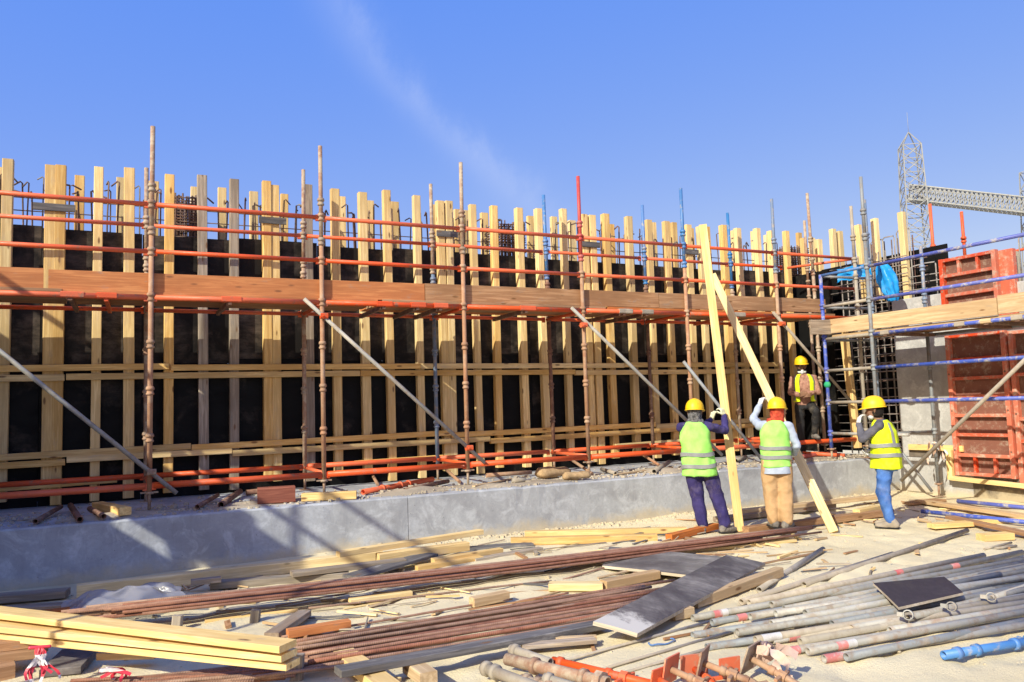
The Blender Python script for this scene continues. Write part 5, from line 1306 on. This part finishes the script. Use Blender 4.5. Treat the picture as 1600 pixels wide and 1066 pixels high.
# plates standing on edge with their screws
MAT['orange_pl'] = paint_mat('orange_plate', (0.66, 0.14, 0.05), wear=(0.45, 0.3, 0.2), amt=0.35, dust=0.2)
for p, q, m, pm, s, lb in (
    ((3.047, 4.0742, 0.12), (3.1625, 3.795, 0.06), 'rust_tan', 'orange_pl', 0.17, 'jack with a square orange base plate standing on edge, left one'),
    ((2.9491, 4.0621, 0.08), (2.9955, 3.8527, 0.03), 'orange', 'orange_pl', 0.15, 'lowest orange base plate of the heap at the bottom edge'),
    ((3.2475, 4.0158, 0.14), (3.4034, 3.7891, 0.07), 'rust_tan', 'rust', 0.19, 'jack with a dull brown square base plate leaning left'),
    ((3.5131, 3.8888, 0.16), (3.6347, 3.6127, 0.05), 'rust_tan', 'rust', 0.19, 'jack with a tall brown base plate and an ochre screw pointing right'),
    ((3.2648, 4.1214, 0.07), (3.2221, 3.8933, 0.05), 'orange', 'orange_pl', 0.19, 'orange base plate lying behind the left jack'),
    ((3.4483, 4.0065, 0.07), (3.4, 3.631, 0.04), 'rust_tan', 'orange_pl', 0.15, 'half hidden jack between the two brown plates')):
    jack(p, q, m, lb, 0.02, (0.45,), (s, pm), 'base plate jacks in the foreground')
bj = jack((4.83, 3.5412, 0.05), (5.8019, 3.3909, 0.05), 'skyblue', 'blue screw jack lying alone on the sand at the right edge', 0.029, (0.12, 0.28, 0.62), group=None)

# ================================================================== things on top of the footing
tag(ob('burlap_sack', g_capsule((-0.22, 0, 0.06), (0.2, 0.05, 0.05), 0.12, 0.1, 14, 0.7), None, Matrix.Translation(Vector((6.0793, 10.8176, 0.66)))), 'tan burlap sack heaped on the footing below the tube scaffold', 'sack')
tag(ob('burlap_sack', g_capsule((-0.15, 0, 0.04), (0.15, -0.05, 0.04), 0.085, 0.075, 14, 0.7), None, Matrix.Translation(Vector((6.1399, 10.3063, 0.66)))), 'smaller tan burlap sack with a red mark in front of the first', 'sack')
MAT['burlap'] = cloth_mat('burlap', (0.34, 0.23, 0.12), (0.46, 0.32, 0.18), scale=20)
for o in bpy.data.objects:
    if o.name.startswith('burlap_sack'):
        o.data.materials.clear(); o.data.materials.append(MAT['burlap'])
        nn_ = [v.normal.copy() for v in o.data.vertices]
        for v, n_ in zip(o.data.vertices, nn_): v.co += n_ * noise.noise(v.co * 12) * 0.03
tag(beam('red_block', (1.5947, 10.4574, 0.735), (2.0429, 10.4008, 0.735), 0.2, 0.2, 'timber_red'), 'dark red timber block on the edge of the footing', 'block')
tag(beam('wood_chunk', (2.1251, 10.3746, 0.685), (2.7715, 10.1549, 0.685), 0.13, 0.1, 'timber_yellow'), 'chunky yellow offcut on the footing edge right of the red block', 'timber')
tag(beam('wood_chunk', (-0.1961, 11.146, 0.7), (0.1059, 10.207, 0.7), 0.13, 0.09, 'timber'), 'squared timber end on the shaded footing at the left', 'timber')
oj = jack((2.9473, 10.4771, 0.68), (4.3452, 11.5649, 0.68), 'orange', 'short orange tube with collars lying on the footing', 0.038, (0.25, 0.5, 0.62), group=None, nut=False)
for k, (p, q, m) in enumerate((((3.5002, 10.4018, 0.67), (4.4047, 11.0831, 0.68), 'rust_dark'), ((1.1514, 10.3734, 0.67), (1.5438, 11.6477, 0.7), 'rust_dark'), ((0.882, 10.3676, 0.67), (1.2171, 11.3253, 0.7), 'rust_dark'), ((-0.7756, 10.1684, 0.67), (-0.5964, 11.3305, 0.7), 'rust_dark'), ((-0.3419, 10.0002, 0.67), (-0.4967, 11.4063, 0.7), 'rust_dark'), ((-0.1125, 10.0381, 0.68), (-0.2658, 10.6126, 0.72), 'rust_dark'), ((5.24, 11.5449, 0.68), (6.0297, 11.5273, 0.68), 'rust_tan'), ((7.221, 11.283, 0.67), (6.9097, 10.4015, 0.67), 'galv_dusty'), ((7.5147, 10.2377, 0.67), (8.6382, 11.3283, 0.7), 'galv_dusty'), ((5.2014, 10.5588, 0.67), (5.4, 10.4937, 0.67), 'galv_dusty'), ((9.825, 10.9594, 0.67), (10.5869, 11.5437, 0.67), 'galv_dusty'), ((1.6225, 11.6054, 0.68), (2.1122, 11.6874, 0.69), 'rust_dark'), ((10.7654, 10.531, 0.68), (12.2374, 10.9182, 0.7), 'red'), ((11.4165, 10.9253, 0.72), (11.7591, 10.2821, 0.68), 'orange'))):
    stube(p, q, m, 'short tube offcut lying in the rubble on top of the footing', 'tube offcuts on the footing', R(0.028, 0.04), (), 'tube_offcut')
for p, q in (((3.8497, 13.3444, 0.8), (3.4595, 11.5051, 0.67)), ((4.708, 11.9703, 0.8), (4.5371, 10.9593, 0.67)), ((6.5915, 11.1441, 0.85), (6.6539, 10.6781, 0.67)), ((8.3879, 11.8205, 0.85), (8.3322, 11.1972, 0.67))):
    tag(pipe('prop_tube', p, q, 0.024, 'rust_tan', None, 10), 'short tan tube propped between the lower orange ledger and the footing', 'tube', 'short props under the orange ledger')
for p, q in (((6.8982, 10.421, 0.65), (8.3788, 10.9077, 0.65)), ((4.509, 10.3798, 0.65), (5.4385, 11.0382, 0.65))):
    tag(beam('lath', p, q, 0.05, 0.02, 'timber_tan'), 'thin lath lying along the footing edge', 'timber', 'laths on the footing')

# ================================================================== plastic, tape
MAT['plastic'] = None
m_, nt_, b__ = new_mat('milky_plastic')
b__.inputs['Base Color'].default_value = (0.36, 0.36, 0.4, 1); b__.inputs['Roughness'].default_value = 0.3
b__.inputs['Transmission Weight'].default_value = 0.35; b__.inputs['Alpha'].default_value = 0.75
MAT['plastic'] = m_
tag(crumple('plastic_sheet', (0.111, 8.107, 0.08), (1, 1), 30, 0.09, 'plastic', 5.5, shape=lambda u, w: Vector((u * 0.95, w * 0.45, 0.14 * math.cos(u * 2.6) * math.cos(w * 2.6)))), 'crumpled milky plastic sheet in the shade behind the yellow boards', 'plastic sheet')
def tape_mat():
    m, nt, b = new_mat('red_white_tape')
    w = nt.nodes.new('ShaderNodeTexWave'); w.inputs['Scale'].default_value = 2.2; w.wave_profile = 'SIN'
    w.bands_direction = 'Z'; w.inputs['Distortion'].default_value = 1.5
    t = nt.nodes.new('ShaderNodeTexCoord'); nt.links.new(t.outputs['Object'], w.inputs['Vector'])
    nt.links.new(ramp(nt, w.outputs[0], [(0.48, (0.62, 0.04, 0.07)), (0.54, (0.72, 0.68, 0.66))]), b.inputs['Base Color'])
    b.inputs['Roughness'].default_value = 0.4
    return m
MAT['tape'] = tape_mat()
def ribbon(pts, w):
    pts = [Vector(p) for p in pts]; v, f = [], []
    for i, p in enumerate(pts):
        d = (pts[min(i + 1, len(pts) - 1)] - pts[max(0, i - 1)]).normalized()
        s = d.cross(Vector((math.sin(i * 1.3), 1.0, 0.4 * math.cos(i * 2.1)))).normalized() * w / 2
        v += [tuple(p - s), tuple(p + s)]
    for i in range(len(pts) - 1): f.append((2 * i, 2 * i + 1, 2 * i + 3, 2 * i + 2))
    return v, f, [True] * len(f)
tp = root('barrier_tape', 'red and white barrier tape tied round the yellow boards at lower left', 'tape', (-0.4375, 6.2257, 0.3))
tb0 = Vector((-0.4324, 6.1559, 0.3))
for k in range(9):
    dx = R(-0.07, 0.12); ln = R(0.16, 0.3)
    pts = [tb0 + Vector((dx * t + 0.02 * math.sin(t * 7 + k), -0.05 - 0.05 * t, -ln * t + 0.0)) for t in [i / 9 for i in range(10)]]
    o_ = tb0.copy()
    ob('tape_tail', g_x(ribbon([p - o_ for p in pts], 0.018), Matrix.Identity(4)), 'tape', Matrix.Translation(o_), tp)
ob('tape_knot', g_capsule((-0.05, -0.04, 0), (0.06, -0.05, -0.005), 0.012, 0.01, 8), 'tape', Matrix.Translation(tb0), tp)
t2_ = Vector((-0.0456, 5.8787, 0.12))
tp2 = root('barrier_tape', 'loose heap of red and white tape at the bottom edge', 'tape', t2_)
for k in range(5):
    a = R(-1, 1)
    pts = [Vector((0.16 * (t - 0.2) * math.cos(a) + 0.03 * math.sin(8 * t + k), -0.04 + 0.10 * t * math.sin(a), 0.045 * math.sin(t * 3.1 + 0.3 * k))) for t in [i / 9 for i in range(10)]]
    ob('tape_loop', ribbon(pts, 0.022), 'tape', Matrix.Translation(t2_), tp2)
t3_ = Vector((3.6753, 3.8803, 0.12))
tp3 = root('pale_tape', 'pale torn tape caught among the brown base plates', 'tape', t3_)
MAT['paletape'] = cloth_mat('pale_tape', (0.6, 0.42, 0.33), (0.75, 0.55, 0.45), scale=9)
for k in range(6):
    a = R(-1.5, 1.5)
    pts = [Vector((0.22 * (t - 0.5) * math.cos(a) + 0.03 * math.sin(8 * t + k) - 0.04 * (k % 3), -0.04 + 0.16 * t * math.sin(a), 0.08 * math.sin(t * 3.1 + 0.3 * k) + 0.02)) for t in [i / 9 for i in range(10)]]
    ob('tape_loop', ribbon(pts, 0.06), 'paletape', Matrix.Translation(t3_), tp3)
t4_ = Vector((12.35, 8.9007, 0.8314))
tp4 = root('torn_tape', 'torn white and pink tape hanging on the scaffold tube before the wall', 'tape', t4_)
for k in range(6):
    pts = [Vector((R(-.02, .02), 0.1 * (k - 2.5) * 0.6 + 0.04 * math.sin(t * 5 + k), 0.1 - (0.25 + 0.1 * (k % 3)) * t)) for t in [i / 9 for i in range(10)]]
    ob('tape_tail', ribbon(pts, 0.035), 'paletape' if k % 2 else 'mask', Matrix.Translation(t4_), tp4)
b_ = Vector((-0.5826, 6.5872, 0.08))
plank((-0.8671, 6.7692, 0.2), (-0.4816, 6.7368, 0.2), 0.2, 0.06, 'timber_brown', 'brown plank under the yellow boards behind the tape')
plank((-0.8607, 6.73, 0.14), (-0.4363, 6.6644, 0.14), 0.2, 0.06, 'timber_brown', 'second brown plank stacked below under the beams')
plank((-0.3924, 6.6073, 0.06), (-0.1449, 6.5511, 0.06), 0.5, 0.05, 'ply_dusty', 'grey mottled board piece in shadow under the yellow boards')
plank((-0.0915, 6.4648, 0.1), (0.2703, 6.2694, 0.1), 0.08, 0.05, 'timber_tan', 'tan offcut under the middle of the lowest yellow board')
plank((-0.7956, 6.5226, 0.05), (-0.6092, 6.5573, 0.05), 0.14, 0.14, 'timber_brown', 'brown timber stub at the bottom left corner')

# ================================================================== rubble
def rubble(name, pts, mat, label, cat):
    V, F = [], []
    base = [(-1, -1, -0.6), (1, -0.8, -0.6), (0.9, 1, -0.6), (-0.8, 0.9, -0.6), (-0.7, -0.6, 0.7), (0.6, -0.7, 0.6), (0.7, 0.6, 0.8), (-0.6, 0.7, 0.55)]
    fc = [(3, 2, 1, 0), (4, 5, 6, 7), (0, 1, 5, 4), (1, 2, 6, 5), (2, 3, 7, 6), (3, 0, 4, 7)]
    for (x, y, z, s) in pts:
        a = R(0, 6.3); c, sn = math.cos(a), math.sin(a); o = len(V)
        for p in base:
            px_, py_, pz_ = p[0] * R(.7, 1.2) * s, p[1] * R(.6, 1.1) * s, p[2] * R(.5, 1.0) * s
            V.append((x + px_ * c - py_ * sn, y + px_ * sn + py_ * c, z + pz_))
        F += [tuple(i + o for i in q) for q in fc]
    return tag(ob(name, (V, F, [False] * len(F)), mat), label, cat, kind='stuff')
pts = []
for _ in range(3200):
    x, y = R(-1.5, 12.7), R(3.2, 9.95)
    d = noise.noise(Vector((x * 0.8, y * 0.8, 3)))
    if d < R(-0.5, 0.5): continue
    pts.append((x, y, float(ground_z(x, y)) + 0.002, abs(random.gauss(0, 0.007)) + 0.003))
for _ in range(500):
    x = R(3, 12.7); y = 9.98 - abs(random.gauss(0, 0.15)); pts.append((x, y, float(ground_z(x, y)) + 0.004, abs(random.gauss(0, 0.016)) + 0.004))
rubble('gravel', pts, 'stone', 'small stones and crumbs strewn over the sand', 'gravel')
pts = []
for _ in range(2600):
    x = R(-1.6, 12.6); y = 10.06 + abs(random.gauss(0.45, 0.5))
    if y > 12.1: continue
    s = abs(random.gauss(0, 0.011)) + 0.004
    if random.random() < 0.03: s += R(0.015, 0.035)
    pts.append((x, y, FT + 0.003 + 0.05 * max(0, noise.noise(Vector((x * 1.5, y * 2, 1)))), s))
rubble('rubble', pts, 'stone', 'loose rubble and concrete crumbs on top of the footing', 'rubble')
mv, mf = [], []
nxm, nym = 150, 12
for j in range(nym + 1):
    for i in range(nxm + 1):
        x = -1.8 + 14.5 * i / nxm; y = 10.10 + 2.0 * j / nym
        h = max(0, noise.noise(Vector((x * 1.2, y * 1.5, 4))) + 0.15) * 0.09 * math.sin(math.pi * min(1, j / 5)) ** 0.5 if 0 < j < nym else -0.02
        mv.append((x, y, FT + h - 0.004 + (0.008 * noise.noise(Vector((x * 9, y * 9, 2))) if 0 < j else 0)))
for j in range(nym):
    for i in range(nxm):
        mf.append((j * (nxm + 1) + i, j * (nxm + 1) + i + 1, (j + 1) * (nxm + 1) + i + 1, (j + 1) * (nxm + 1) + i))
tag(ob('dirt_layer', (mv, mf, [True] * len(mf)), 'stone'), 'uneven spread of dirt and mortar on the footing under the scaffold', 'dirt', kind='stuff')
